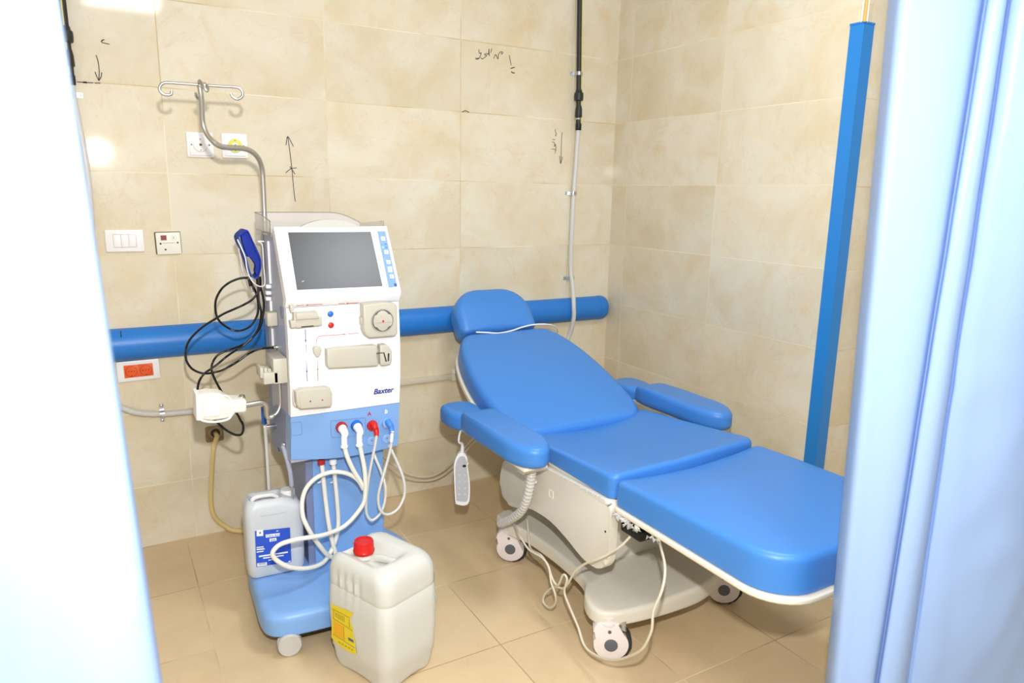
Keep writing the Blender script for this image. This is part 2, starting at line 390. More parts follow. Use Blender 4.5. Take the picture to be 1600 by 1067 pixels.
bm = B(); add_prism(bm, [(-G-.0015, -1.33-G-.0015), (.054, -1.33-G-.0015), (.054, -1.33-.0005), (-.0005, -1.33-.0005), (-.0005, -1.280), (-G-.0015, -1.280)], (0, 0, 1.982), (1, 0, 0), (0, 1, 0), (0, 0, .006)); obj('end_cap', bm, GUARD, t)

# ------------------------------------------------------------------ wall plates
def plate_frame(cx, cz, rot=0):
    """returns fn mapping plate-local (u,w) to world polygons on the back wall"""
    c, s = math.cos(rot), math.sin(rot)
    ux = Vector((c, 0, s)); uz = Vector((-s, 0, c)); return Vector((cx, 0, cz)), ux, uz
def wplate(bm, F, u0, w0, u1, w1, d0, d1, r=.003, bev=.0015):
    o, ux, uz = F; add_prism(bm, rrect(u0, w0, u1, w1, r, 3), o+Vector((0, -d0, 0)), ux, uz, (0, -(d1-d0), 0), bev)
def wdisc(bm, F, u, w, r, d0, d1, n=20):
    o, ux, uz = F; add_prism(bm, [(u+r*math.cos(2*PI*k/n), w+r*math.sin(2*PI*k/n)) for k in range(n)], o+Vector((0, -d0, 0)), ux, uz, (0, -(d1-d0), 0))
# light switch
c = at(195, 376, 1, 0); F = plate_frame(c.x, c.z)
t = thing('light_switch', 'white three-rocker light switch plate on the tiled wall by the left curtain', 'light switch', (c.x, 0, c.z))
bm = B(); wplate(bm, F, -.062, -.040, .062, .040, .0003, .009, .004, .003); obj('cover_plate', bm, WPLATE, t)
bm = B(); wplate(bm, F, -.037, -.0235, .037, .0235, .009, .0095, .001, 0); obj('inner_frame', bm, GINK, t)
for k in range(3):
    bm = B(); wplate(bm, F, -.0362+.0243*k, -.0226, -.0362+.0238*(k+1)+.0005*k, .0226, .0092, .0125 if k == 1 else .0112, .001, .0008); obj('rocker', bm, WPLATE, t)
# nurse call plate
c = at(263.5, 380, 1, 0); F = plate_frame(c.x, c.z, .02)
t = thing('call_plate', 'cream nurse call plate with a small maroon square, beside the light switch', 'call plate', (c.x, 0, c.z))
bm = B(); wplate(bm, F, -.046, -.040, .043, .043, .0003, .002, .004, 0); obj('back_box', bm, HOLE, t)
bm = B(); wplate(bm, F, -.042, -.0405, .041, .0405, .002, .010, .003, .002); obj('cover_plate', bm, WSHADE, t)
bm = B(); wplate(bm, F, -.0255, .012, -.006, .0305, .010, .0107, .001, 0); obj('maroon_square', bm, MAROON, t)
bm = B(); wplate(bm, F, .008, .012, .027, .0305, .010, .0104, .001, 0); sq = obj('pale_square', bm, PCONC, t)
bm = B(); wplate(bm, F, .0088, .0128, .0262, .0297, .0104, .0107, .001, 0); obj('pale_square_face', bm, WSHADE, sq)
bm = B(); wplate(bm, F, .0165, .017, .0185, .0255, .0107, .011, .0005, 0); wplate(bm, F, -.022, .0008, .022, .0022, .010, .0103, .0005, 0); obj('printed_marks', bm, GINK, t)
for u, wv, r in ((-.028, .0, .0036), (.030, .002, .0032), (-.013, -.0225, .0034)):
    bm = B(); wdisc(bm, F, u, wv, r, .010, .0108); obj('screw_hole', bm, BLACK, t)
# double orange socket
c = at(216.5, 578, 1, 0); F = plate_frame(c.x, c.z, .012)
t = thing('power_socket', 'white plate with two bright orange power sockets below the blue rail', 'power socket', (c.x, 0, c.z))
bm = B(); wplate(bm, F, -.072, -.039, .072, .039, .0003, .009, .004, .003); obj('cover_plate', bm, WPLATE, t)
for k, u in enumerate((-.0245, .0245)):
    bm = B(); wplate(bm, F, u-.0243, -.024, u+.0243, .024, .0088, .0115, .001, .0008); so = obj('socket_insert', bm, ORANGE, t)
    bm = B(); add_tube(bm, [c+Vector((u+.019*math.cos(a*PI/12), -.0115, .0195*math.sin(a*PI/12)-.001)) for a in range(25)], .0007, 5, 0); obj('recess_ring', bm, ORANGD, so)
    for dx in (-.0095, 0, .0095):
        bm = B(); wdisc(bm, F, u+dx, .0, .0024, .0115, .012, 12); obj('pin_hole', bm, ORANGD, so)
    bm = B(); wplate(bm, F, u-.002, -.021, u+.002, -.016, .0115, .012, .0005, 0); obj('earth_slot', bm, ORANGD, so)
# two gas outlets
for px, py, yel, lab in ((312.5, 226.5, 0, 'square white gas outlet with a plain white ring, left of the steel pole'), (366.5, 228, 1, 'square white gas outlet with a yellow ring, behind the bend of the steel pole')):
    c = at(px, py, 1, 0); F = plate_frame(c.x, c.z, .01)
    t = thing('gas_outlet', lab, 'gas outlet', (c.x, 0, c.z), 'gas outlet plates behind the machine')
    bm = B(); wplate(bm, F, -.046, -.045, .046, .045, .0003, .008, .003, .002); obj('cover_plate', bm, WPLATE, t)
    bm = B(); wplate(bm, F, -.037, -.038, .037, .036, .008, .0125, .002, .0015); obj('raised_panel', bm, WPLATE, t)
    bm = B(); wdisc(bm, F, 0, 0, .0255, .0125, .013, 32); obj('ring_shadow_gap', bm, BEIGED, t)
    bm = B(); wdisc(bm, F, 0, .0005, .0246, .013, .016, 32); rg = obj('ring', bm, YELR if yel else WPLATE, t)
    bm = B(); wdisc(bm, F, 0, 0, .0115, .016, .0195, 24); obj('nozzle', bm, WPLATE, rg)
    bm = B(); wdisc(bm, F, 0, 0, .0048, .0195, .0202, 16); obj('nozzle_hole', bm, HOLE if not yel else DARKM, rg)
    for u, wv, r in ((-.0305, 0, .0029), (.0305, 0, .0032), (0, .019, .002), (0, -.019, .002)):
        bm = B(); wdisc(bm, F, u, wv, r, .0125 if abs(u) > .01 else .016, .0165 if abs(u) < .01 else .0135, 12); obj('screw', bm, HUBG, t)

# ------------------------------------------------------------------ water pipes and hoses on the wall
def pipe_clip(P, wd, parent, mat_=ZINC, ax=(1, 0, 0), r=.017, name='pipe_clip', yc=None):
    yc = yc or r
    """strap over a tube with two flat ears: across = ax"""
    P = Vector(P); ax = Vector(ax).normalized(); al = Vector((0, 1, 0)).cross(ax); bm = B()
    prof = [(-wd, .0)]+[(-r*math.cos(k*PI/8), r+r*math.sin(k*PI/8)) for k in range(9)]+[(wd, .0)]
    ins = [(-wd, .0018), (-r-.0015, .0018)]
    rings = []
    out = [(-wd, .0022), (-r-.002, .0022)]+[(-(r+.0016)*math.cos(k*PI/8), yc+(r+.0016)*math.sin(k*PI/8)) for k in range(9)]+[(r+.002, .0022), (wd, .0022)]
    inn = [(-wd, .0004), (-r-.0003, .0004)]+[(-r*math.cos(k*PI/8), yc+r*math.sin(k*PI/8)) for k in range(9)]+[(r+.0003, .0004), (wd, .0004)]
    poly = out+inn[::-1]
    base = Vector((P.x, 0, P.z))
    add_prism(bm, poly, base-al*.008, ax, (0, -1, 0), al*.016)
    for s in (-1, 1): add_lathe(bm, [(.004, 0), (.004, .002), (.002, .003)], base+ax*s*(wd-.006)+Vector((0, -.002, 0)), (0, -1, 0), 10)
    return obj(name, bm, mat_, parent)
def water_line(xt, zt0, lab, labh, stripe_side, hosepts, clips, hx, right=True):
    y = -.023; zf = zt0
    t = thing('water_pipe', lab, 'water pipe', (xt[1], 0, zf))
    top = Vector((xt[0], y, CEIL)); bot = Vector((xt[1], y, zf+.01))
    bm = B(); add_tube(bm, [bot, top], .0125, 16, 0); pp = obj('pipe', bm, PIPEB, t)
    bm = B(); a = Vector((math.cos(stripe_side), math.sin(stripe_side), 0))*.0106
    add_tube(bm, [bot+a, top+a], .0032, 8, 0); obj('yellow_stripe', bm, YEL, pp)
    q = lambda z: Vector((xt[1]+(xt[0]-xt[1])*(z-zf)/(CEIL-zf), y, z))
    lathe('compression_nut', [(.016, 0), (.0215, .004), (.0225, .02), (.0215, .036), (.016, .042), (.0145, .052)], q(zf+.135), (0, 0, 1), PIPEB, t, 12)
    lathe('reducer', [(.0155, 0), (.0175, .004), (.0165, .035), (.014, .05), (.0125, .055)], q(zf+.06), (0, 0, 1), PIPEB, t, 14)
    lathe('steel_ring', [(.0125, 0), (.0125, .007)], q(zf+.05), (0, 0, 1), CHROME, t, 16)
    lathe('steel_neck', [(.007, 0), (.007, .02)], q(zf+.035), (0, 0, 1), CHROME, t, 12)
    lathe('hose_nut', [(.0125, 0), (.0145, .003), (.0145, .03), (.012, .034)], q(zf), (0, 0, 1), BLACK, t, 14)
    h = thing('water_hose', labh, 'hose', (xt[1], 0, hosepts[-1][2]))
    tube('hose', [q(zf+.012)]+[Vector(p) for p in hosepts], .011, HOSEC, h, 12)
    for cz, cx in clips: pipe_clip((cx, 0, cz), .034, h, r=.0122, yc=.0205)
    return t
w1 = water_line((-.277, -.240), 1.705, 'black pipe with a yellow stripe coming down the wall near the room corner', 'milky clear hose clipped to the wall near the corner, crossing the blue rail', -.95,
    [tuple(at(901, 240, 1, -.02)), tuple(at(896.5, 302, 1, -.02)), tuple(at(893, 370, 1, -.02)), tuple(at(892, 420, 1, -.02)), tuple(at(895, 450, 1, -.045)), tuple(at(896.5, 478, 1, -.069)), tuple(at(896, 500, 1, -.065)), tuple(at(890, 522, 1, -.04)), tuple(at(880, 545, 1, -.02))],
    [(at(895.5, 302, 1, -.02).z, at(895.5, 302, 1, -.02).x), (at(892, 435, 1, -.02).z, at(892, 435, 1, -.02).x)], 0)
pipe_clip(at(904, 115, 1, -.02), .036, w1, r=.0135, yc=.023)
cL = at(111.5, 133, 1, -.023)
w2 = water_line((cL.x-.01, cL.x), cL.z, 'black pipe with a yellow stripe on the wall at the edge of the left curtain', 'milky clear hose hanging on the wall along the edge of the left curtain', -1.75,
    [(cL.x+.005, -.02, 1.66), (cL.x+.018, -.02, 1.5), (cL.x+.02, -.02, 1.35), (cL.x+.012, -.02, 1.2), (cL.x-.01, -.02, 1.05), (cL.x-.02, -.02, .95)], [], 0)
pipe_clip(at(110, 147, 1, -.02), .036, w2, r=.0125, yc=.021)

# grey conduit and trunking at low level
t = thing('wall_conduit', 'pale grey ribbed conduit clipped low on the wall below the orange sockets', 'conduit', (-2.1, 0, .54))
P = [at(150, 624, 1, -.015)]+[at(x, y, 1, -.015) for x, y in ((192, 638), (215, 645), (250, 647), (290, 644), (330, 640))]
bm = B(); add_tube(bm, P, .0115, 12, 26, rf=lambda s: .0115+.0006*math.sin(s*900)); obj('conduit_tube', bm, PCONC, t)
pipe_clip(at(253, 645, 1, 0), .036, t, ax=(0, 0, 1), r=.0125)
a0 = at(560, 607, 1, 0); a1 = at(704, 588, 1, 0); x0 = -2.0; zt = (a0.z+a1.z)/2
bm = B(); add_box(bm, (-1.55, -.014, a1.z-.012), (a1.x, -.0002, a1.z+.014), .002)
t = thing('cable_trunking', 'off-white flat cable trunking on the wall between the machine and the chair', 'trunking', (-1.2, 0, a1.z))
obj('trunking_strip', bm, STRUNK, t)
box('end_box', (a1.x-.005, -.03, a1.z-.018), (a1.x+.05, -.0002, a1.z+.018), STRUNK, t, .003)
lathe('cable_gland', [(.006, 0), (.014, .004), (.016, .02), (.009, .026)], (a1.x+.012, -.018, a1.z+.016), (0, 0, 1), WSHADE, t, 12)

# drain outlet with yellowed hose
dc = at(335, 676, 1, 0)
t = thing('wall_drain', 'stained round drain outlet low on the wall below the white clamp', 'drain', (dc.x, 0, dc.z))
bm = B(); add_prism(bm, rrect(-.034, -.036, .034, .03, .008, 3), dc, (1, 0, 0), (0, 0, 1), (0, -.006, 0), .002); obj('wall_flange', bm, DRAIN, t)
lathe('outlet_ring', [(.024, 0), (.026, .01), (.026, .034), (.022, .038), (.0175, .036), (.0165, .012), (.001, .011)], dc+Vector((0, -.004, .006)), (0, -1, .12), DRAIN, t, 24)
lathe('outlet_hole', [(.0162, 0), (.0162, .001)], dc+Vector((0, -.0185, .006)), (0, -1, .12), HOLE, t, 20)
tube('drain_hose', [dc+Vector((.0, -.02, .004)), dc+Vector((.002, -.05, -.004)), at(334, 700, 1, -.05), at(331, 740, 1, -.04), at(330, 785, 1, -.03), at(336, 808, 1, -.025), at(352, 822, 1, -.025), Vector((-1.91, -.05, .011)), Vector((-1.80, -.12, .010)), Vector((-1.68, -.25, .010)), Vector((-1.60, -.45, .02))], .0095, HOSEY,
     label='yellowed drain hose running from the wall outlet down to the floor behind the machine', cat='hose', loc=(dc.x, -.03, 0))

# ------------------------------------------------------------------ reclining dialysis chair
CX = -.755
t = CH = thing('dialysis_chair', 'blue padded reclining dialysis chair on white castors beside the right wall', 'chair', (CX, -1.1, 0))
def dome(hx, hy, cx, cy, h): return lambda x, y: h*max(0, 1-((x-cx)/hx)**2)*max(0, 1-((y-cy)/hy)**2)
# seat
so = rrect(CX-.298, -1.425, CX+.298, -.845, [.03, .05, .03, .03], 6)
def dens(o, step=.03):
    out = []
    for i, p in enumerate(o):
        q = o[(i+1) % len(o)]; d = math.dist(p, q); k = max(1, int(d/step))
        for j in range(k): out.append((p[0]+(q[0]-p[0])*j/k, p[1]+(q[1]-p[1])*j/k))
    return out
def fseat(x, y):
    s = (y+1.425)/.58; a = 1-((x-CX)/.30)**2
    return -.032*s-.034*max(0, a)*max(0, s)**.6+.010*a*(1-s)-.010*a*math.sin(min(1, max(0, s))*PI)+.022*max(0, (x-CX)/.3)*(1-max(0, s))
bm = B(); add_pad(bm, dens(so), .517, .594, .016, inner=10, f=fseat); seat = obj('seat_cushion', bm, VINYL, CH)
bm = B(); add_pad(bm, dens(rrect(CX-.29, -1.41, CX+.29, -.85, .03)), .500, .516, .003, inner=2); obj('seat_board', bm, CREAMW, CH)
# leg rest
def fleg(x, y):
    s = (-1.43-y)/.57; a = 1-((x-CX)/.30)**2
    return -.020*max(0, 1-s*3.2)*max(0, a)**.5+.016*max(0, s)+.014*max(0, (x-CX)/.3)*(1-max(0, s))
lo = rrect(CX-.296, -2.03, CX+.296, -1.432, [.02, .02, .115, .115], 8)
bm = B(); add_pad(bm, dens(lo), .508, .592, .018, inner=10, f=fleg)
leg = obj('leg_rest_cushion', bm, VINYL, CH)
bm = B(); add_pad(bm, dens(rrect(CX-.305, -2.042, CX+.305, -1.435, [.02, .02, .12, .12], 8)), .492, .507, .004, inner=2); lb = obj('leg_rest_board', bm, CREAMW, CH)
# back rest
bl, tl = Vector((0, -.90, .556)), Vector((0, -.262, .808)); bd = (tl-bl); BLn = bd.length; bd.normalize(); bn_ = Vector((1, 0, 0)).cross(bd)
CB = -.765
MB_ = Matrix.Translation(Vector((CB, bl.y, bl.z))) @ Matrix((Vector((1, 0, 0)), bd, bn_)).transposed().to_4x4()
hw = [(0, .235), (.012, .262), (.04, .288), (.10, .305), (.2, .312), (.32, .312), (.44, .298), (.54, .274), (.61, .245), (.65, .215), (.667, .18)]
hw2 = smooth_path([(a*BLn/.667, b, 0) for a, b in hw], 3)
bo = [(p.y, p.x) for p in hw2]+[(-p.y, p.x) for p in hw2[::-1]]
bm = B(); add_pad(bm, dens(bo, .035), -.085, .0, .030, inner=10, M=MB_, f=lambda x, y: .012*(1-(x/.31)**2)*math.sin(max(0, min(1, y/BLn))*PI)); back = obj('backrest_cushion', bm, VINYL, CH)
bo2 = [(x*1.015-.004, y*1.0) for x, y in bo]
bm = B(); add_pad(bm, bo2, -.108, -.087, .004, inner=2, M=MB_); obj('backrest_board', bm, CREAMW, CH)
# headrest
hb, ht = Vector((0, -.252, .806)), Vector((0, -.112, .978)); hd = (ht-hb); HL = hd.length; hd.normalize(); hn = Vector((1, 0, 0)).cross(hd)
MH = Matrix.Translation(Vector((-.775, hb.y, hb.z))) @ Matrix((Vector((1, 0, 0)), hd, hn)).transposed().to_4x4()
ho = rrect(-.193, 0, .193, HL, [.135, .135, .03, .03], 10)
bm = B(); add_pad(bm, dens(ho), -.095, 0, .03, rb=.02, inner=9, M=MH, f=lambda x, y: .012*(1-(x/.2)**2)*math.sin(PI*y/HL)); obj('headrest_cushion', bm, VINYL, CH)
for x in (-.86, -.69):
    bm = B(); add_box(bm, (-.012, -.16, -.112), (.012, .14, -.098), .003, M=MH @ Matrix.Translation((x+.775, 0, 0))); obj('headrest_bracket', bm, STEEL, CH)
# arm rests
for sx in (-1, 1):
    axc = CX+sx*.405; bm = B()
    o_ = [(axc-.058, -.745), (axc+.058, -.745), (axc+.066, -.80), (axc+.071, -.95), (axc+.073, -1.07), (axc+.067, -1.125), (axc+.050, -1.170), (axc+.026, -1.198), (axc, -1.207), (axc-.026, -1.198), (axc-.050, -1.170), (axc-.067, -1.125), (axc-.073, -1.07), (axc-.071, -.95), (axc-.066, -.80)]
    o_ = [(p.x, p.y) for p in smooth_path([(a, b, 0) for a, b in o_+[o_[0]]], 3)[:-1]]
    add_pad(bm, dens(o_, .03), .555, .628, .024, rb=.02, inner=8, f=lambda x, y: -.008*((y+.98)/.25)**2+.004)
    arm = obj('armrest', bm, VINYL, CH)
    bm = B(); xr = axc+sx*.004
    o2 = [(xr-.070, -.61), (xr-.058, -.575), (xr-.02, -.558), (xr+.02, -.558), (xr+.058, -.575), (xr+.070, -.61), (xr+.070, -.665), (xr+.058, -.705), (xr+.03, -.737), (xr-.03, -.737), (xr-.058, -.705), (xr-.070, -.665)]
    o2 = [(p.x, p.y) for p in smooth_path([(a, b, 0) for a, b in o2+[o2[0]]], 3)[:-1]]
    add_pad(bm, dens(o2, .03), .540, .608, .024, rb=.018, inner=7); obj('rear_pad', bm, VINYL, arm)
    bm = B(); add_box(bm, (axc-.045, -1.17, .542), (axc+.045, -.60, .5545), .002); obj('arm_board', bm, CREAMW, arm)
    xi = CX+sx*.335
    bm = B(); add_tube(bm, [(axc+sx*.02, -.70, .548), (axc, -.85, .53), (axc-sx*.03, -.98, .50), (xi, -1.06, .44)], .011, 10, 4); add_box(bm, (min(xi, axc)-.012, -1.11, .505), (max(xi, axc)+.012, -1.07, .543), .004); obj('arm_bracket', bm, CREAM, arm)
    lathe('clamp_knob', [(.006, 0), (.014, .003), (.014, .018), (.008, .024)], (axc+(.035 if sx < 0 else -.035), -1.005, .508), (-1, -.2, 0), STEEL, arm, 10)
# side shells
pts = [(-.775, .40), (-.84, .455), (-1.0, .492), (-1.2, .508), (-1.405, .516), (-1.43, .512), (-1.436, .49), (-1.436, .36), (-1.425, .315), (-1.395, .288), (-1.355, .279), (-1.30, .283), (-1.22, .306), (-1.12, .325), (-1.0, .318), (-.93, .292), (-.86, .272), (-.80, .272), (-.775, .30)]
pp = [(p.x, p.y) for p in smooth_path([(a, b, 0) for a, b in pts+[pts[0]]], 3)[:-1]]
for sx in (-1, 1):
    bm = B(); xo = CX+sx*.282
    add_prism(bm, pp, (xo, 0, 0), (0, 1, 0), (0, 0, 1), (sx*.03, 0, 0), .014, 4)
    sh = obj('side_shell', bm, CREAM, CH)
    if sx < 0:
        bm = B(); o = Vector((xo-.0302, -1.122, .423))
        for (a, b, c_, d_) in ((-.013, -.013, .013, -.0105), (-.013, .0105, .013, .013), (-.013, -.0105, -.0105, .0105), (.0105, -.0105, .013, .0105)):
            add_box(bm, o+Vector((-.0015, a, b)), o+Vector((.0005, c_, d_)))
        obj('square_rim', bm, WSHADE, sh)
        lathe('screw', [(.004, 0), (.003, .002)], (xo-.0295, -1.418, .42), (-1, 0, 0), DARKM, sh, 8)
bm = B(); add_box(bm, (CX-.27, -.80, .33), (CX+.27, -.775, .47), .008); obj('rear_shell', bm, CREAM, CH)
# mechanism
bm = B(); add_box(bm, (CX-.24, -1.42, .455), (CX-.20, -.80, .492), .003); add_box(bm, (CX+.20, -1.42, .455), (CX+.24, -.80, .492), .003)
add_box(bm, (CX-.24, -1.60, .462), (CX-.21, -1.40, .490), .003); add_box(bm, (CX+.21, -1.60, .462), (CX+.24, -1.40, .490), .003)
add_box(bm, (CX-.24, -1.45, .44), (CX+.24, -1.41, .48), .003); add_box(bm, (CX-.27, -1.52, .470), (CX-.20, -1.44, .490), .002)
obj('steel_frame', bm, DARKM, CH)
bm = B(); add_box(bm, (CX-.11, -1.22, .165), (CX+.11, -.98, .34), .02); add_box(bm, (CX-.085, -1.19, .30), (CX+.085, -1.01, .46), .01); obj('lift_column', bm, CREAM, CH)
bm = B(); add_tube(bm, [(CX, -.98, .30), (CX, -.84, .30)], .03, 16, 0); add_tube(bm, [(CX+.08, -1.0, .45), (CX+.08, -.70, .52)], .014, 12, 0); obj('actuator', bm, DARKM, CH)
# base
nb = [(-1.005, -.68), (-1.04, -.70), (-1.045, -.77), (-1.025, -.83), (-1.006, -.90), (-.998, -1.05), (-1.004, -1.20), (-1.022, -1.27), (-1.065, -1.325), (-1.088, -1.385), (-1.075, -1.435), (-1.02, -1.462), (-.93, -1.478), (-.84, -1.486)]
base_o = nb+[(-.74, -1.486), (-.67, -1.472), (-.605, -1.448), (-.56, -1.41), (-.54, -1.355), (-.53, -1.27), (-.525, -1.15), (-.52, -1.0), (-.515, -.88), (-.48, -.80), (-.475, -.71), (-.52, -.68)]
bo_ = [(p.x, p.y) for p in smooth_path([(a, b, 0) for a, b in base_o+[base_o[0]]], 4)[:-1]]
bm = B(); add_pad(bm, bo_, .118, .166, .014, rb=.008, inner=8, f=lambda x, y: .012*math.exp(-((x-CX)/.16)**2)); obj('chair_base', bm, CREAM, CH)
# castors
def chair_caster(x, y, ang, brake):
    c = Vector((x, y, .058)); a = Vector((math.cos(ang), math.sin(ang), 0)); s = Vector((-a.y, a.x, 0))   # a: axle (towards viewer), s: rearwards
    Z = Vector((0, 0, 1)); hous = []
    for k in range(19):
        th = math.radians(-128+k*256/18-90); hous.append((.050*math.cos(th)+.004, .050*math.sin(th)))
    hous = [(.054*math.cos(math.radians(d))+.0, .051*math.sin(math.radians(d))) for d in range(-215, 46, 13)]
    hous += [(.026, .050), (.022, .072), (-.034, .074), (-.050, .062), (-.056, .04)]
    bm = B(); add_prism(bm, hous, c-a*.024, s, Z, a*.048, .004); hs = obj('caster_housing', bm, CASTW, CH)
    bm = B(); add_prism(bm, [(.0575*math.cos(2*PI*k/36), .0575*math.sin(2*PI*k/36)) for k in range(36)], c-a*.016+s*.007, s, Z, a*.032, .004); obj('tyre', bm, RUBBER, hs)
    for sd in (1, -1):
        lathe('hub_disc', [(.0205, 0), (.0205, .0015), (.019, .002)], c+a*sd*.024, a*sd, HUBG, hs, 24)
        lathe('pivot_disc', [(.0055, 0), (.0055, .0015)], c+a*sd*.024-s*.006+Z*.045, a*sd, HUBG, hs, 12)
    lathe('swivel_neck', [(.030, .0), (.030, .006), (.022, .010), (.022, .018), (.026, .019), (.026, .024), (.02, .026)], c+Z*.066-s*.010, (0, 0, 1), CASTW, hs, 20)
    if brake:
        bm = B(); add_box(bm, (-.012, .026, .040), (.012, .044, .073), .003, M=Matrix.Translation(c) @ Matrix((a, s, Z)).transposed().to_4x4())
        add_box(bm, (-.016, .034, .012), (.016, .056, .045), .003, M=Matrix.Translation(c) @ Matrix((a, s, Z)).transposed().to_4x4() @ Matrix.Rotation(.3, 4, 'X')); obj('brake_pedal', bm, ZINC, hs)
AV = math.atan2(-1.5, -1.15)
chair_caster(-1.015, -.775, AV-.0, False); chair_caster(-1.04, -1.435, AV+.05, True); chair_caster(-.500, -1.378, AV+.0, False); chair_caster(-.495, -.775, AV+.3, False)
# spiral cable sleeve from the arm down to the rear castor
sp_ = [at(832, 728, 0, -1.115), at(829, 752, 0, -1.115), at(823, 780, 0, -1.11), at(813, 800, 0, -1.10), at(797, 812, 0, -1.09), at(782, 818, 0, -1.08)]
bm = B(); add_tube(bm, sp_, .0165, 12, 30, rf=lambda s: .0150+.0016*math.sin(s*2*PI*26)); obj('cable_sleeve', bm, HOSEC, CH)
# cling film scraps on the board edges
def scraps(seq, n, size, nm):
    bm = B(); rnd = random.Random(3)
    for k in range(n):
        t_ = rnd.random()*(len(seq)-1); i = int(t_); p = Vector(seq[i]).lerp(Vector(seq[i+1]), t_-i)
        q = [p+Vector((rnd.uniform(-size, size), rnd.uniform(-size, size), rnd.uniform(-size, size*.6))) for _ in range(4)]
        v = [bm.verts.new(a) for a in q]; bm.faces.new((v[0], v[1], v[2])); bm.faces.new((v[0], v[2], v[3]))
    o = obj(nm, bm, WRAPT, CH, flat=True, kind='stuff'); s = o.modifiers.new('s', 'SOLIDIFY'); s.thickness = .0006
scraps([(-1.064, -1.45, .494), (-1.063, -1.50, .486), (-1.06, -1.56, .488)], 46, .013, 'cling_film_scraps')
scraps([(-1.062, -1.60, .486), (-1.06, -1.64, .490)], 10, .009, 'cling_film_scraps')
scraps([(-.90, -2.045, .492), (-.80, -2.047, .492), (-.72, -2.045, .490)], 30, .008, 'cling_film_scraps')
scraps([(-.80, -2.05, .485), (-.795, -2.05, .465)], 12, .009, 'cling_film_scraps')
scraps([(-1.068, -1.17, .505), (-1.068, -1.40, .518)], 20, .005, 'cling_film_scraps')
# black foam behind the leg board near hinge
box('hinge_cover', (-1.03, -1.53, .425), (-.48, -1.44, .455), DARKM, CH, .006)

# cord over the headrest seam
tube('white_cord', [at(744, 519, 1, -.285), at(760, 519.5, 1, -.286), at(780, 520.5, 1, -.288), at(800, 516.5, 1, -.285), at(815, 511.5, 1, -.28), at(832, 507.5, 1, -.275), at(850, 506.5, 1, -.27), at(862, 508, 1, -.25), at(869, 512, 1, -.22), at(872, 519, 1, -.19)], .0036, WHITE,
     label='thin white cord lying across the seam below the blue headrest', cat='cord', loc=(-.78, -.285, .79))

# handset on its cable
t = RM = thing('handset_remote', 'grey and white handset remote hanging from the left armrest of the chair', 'remote control', (-1.19, -.69, .24))
rp = [(-.025, -.115), (.0, -.121), (.024, -.117), (.030, -.06), (.027, .0), (.020, .055), (.022, .075), (.014, .10), (.004, .108), (-.008, .108), (-.018, .098), (-.030, .06), (-.030, 0), (-.028, -.06)]
rp = [(p.x, p.y*.92) for p in smooth_path([(a, b, 0) for a, b in rp+[rp[0]]], 3)[:-1]]
rc = at(722, 745, 1, -.69); rux = Vector((.90, -.42, 0)).normalized(); rn = Vector((-.42, -.90, 0)).normalized()
bm = B(); add_prism(bm, rp, rc-rn*.010, rux, (0, 0, 1), rn*.02, .004); obj('handset_body', bm, WHITE, RM)
bm = B(); add_prism(bm, [(x*.84, y*.86) for x, y in rp], rc+rn*.010, rux, (0, 0, 1), rn*.0012); fp = obj('membrane', bm, REMG, RM)
for i in range(4):
    for j in (-1, 1):
        bm = B(); add_prism(bm, rrect(-.004, -.0035, .004, .0035, .0025, 3), rc+rn*.0113+rux*(j*.011)+Vector((0, 0, .012-.026*i)), rux, (0, 0, 1), rn*.0008); obj('key', bm, PCONC, fp)
bm = B(); add_prism(bm, [(.007*math.cos(k*PI/9), .005*math.sin(k*PI/9)) for k in range(18)], rc+rn*.0113+rux*.008+Vector((0, 0, .048)), rux, (0, 0, 1), rn*.0008); obj('round_key', bm, BLACK, fp)
tube('handset_cord', [rc+Vector((0, 0, .095)), rc+Vector((.0, 0, .13)), at(717, 690, 1, -.70), at(719, 675, 1, -.70), at(727, 662, 1, -.72), Vector((-1.165, -.74, .548))], .0042, WHITE, RM, rf=lambda s: .0075-.0035*min(1, s*2.5))

# chair cables near the castors
def cab(name, pts, r, m, **k): return tube(name, pts, r, m, n=8, sub=6, **k)
X = lambda q, x: at(q[0], q[1], 0, x)
cab('power_cable', [X((985, 838), -1.05), X((970, 853), -1.07), X((950, 866), -1.085), X((933, 874), -1.10), X((914, 881), -1.105), X((898, 893), -1.11), X((889, 909), -1.11), X((880, 919), -1.11), X((866, 917), -1.11), X((852, 927), -1.11), X((849, 940), -1.11), X((858, 949), -1.11), X((867, 944), -1.11), X((868, 930), -1.12), X((861, 909), -1.12), X((858, 888), -1.12), X((848, 872), -1.12), X((826, 858), -1.12), X((812, 836), -1.115), X((806, 824), -1.09), X((800, 812), -1.04)], .0036, CABLE,
    label='cream cable with a small loop hanging beside the side shell of the chair', cat='cable', loc=(-1.1, -1.2, .1))
cab('power_cable', [X((1031, 849), -1.04), X((1039, 885), -1.10), X((1035, 920), -1.13), X((1021, 955), -1.15), X((1018, 985), -1.155), X((1004, 1013), -1.16), X((984, 1025), -1.155), X((960, 1031), -1.15), X((936, 1026), -1.145), X((914, 1010), -1.14), X((903, 979), -1.13), X((889.6, 947), -1.12), X((882, 925), -1.115), X((886, 905), -1.115), X((880, 898), -1.117), X((872, 914), -1.117), X((864, 906), -1.116), X((857, 886), -1.115), X((846, 868), -1.11), X((830, 858), -1.08), X((826, 840), -1.06), X((824, 812), -1.03)], .0036, CABLE,
    label='cream cable looping down to the floor around the front castor of the chair', cat='cable', loc=(-1.1, -1.3, .02))
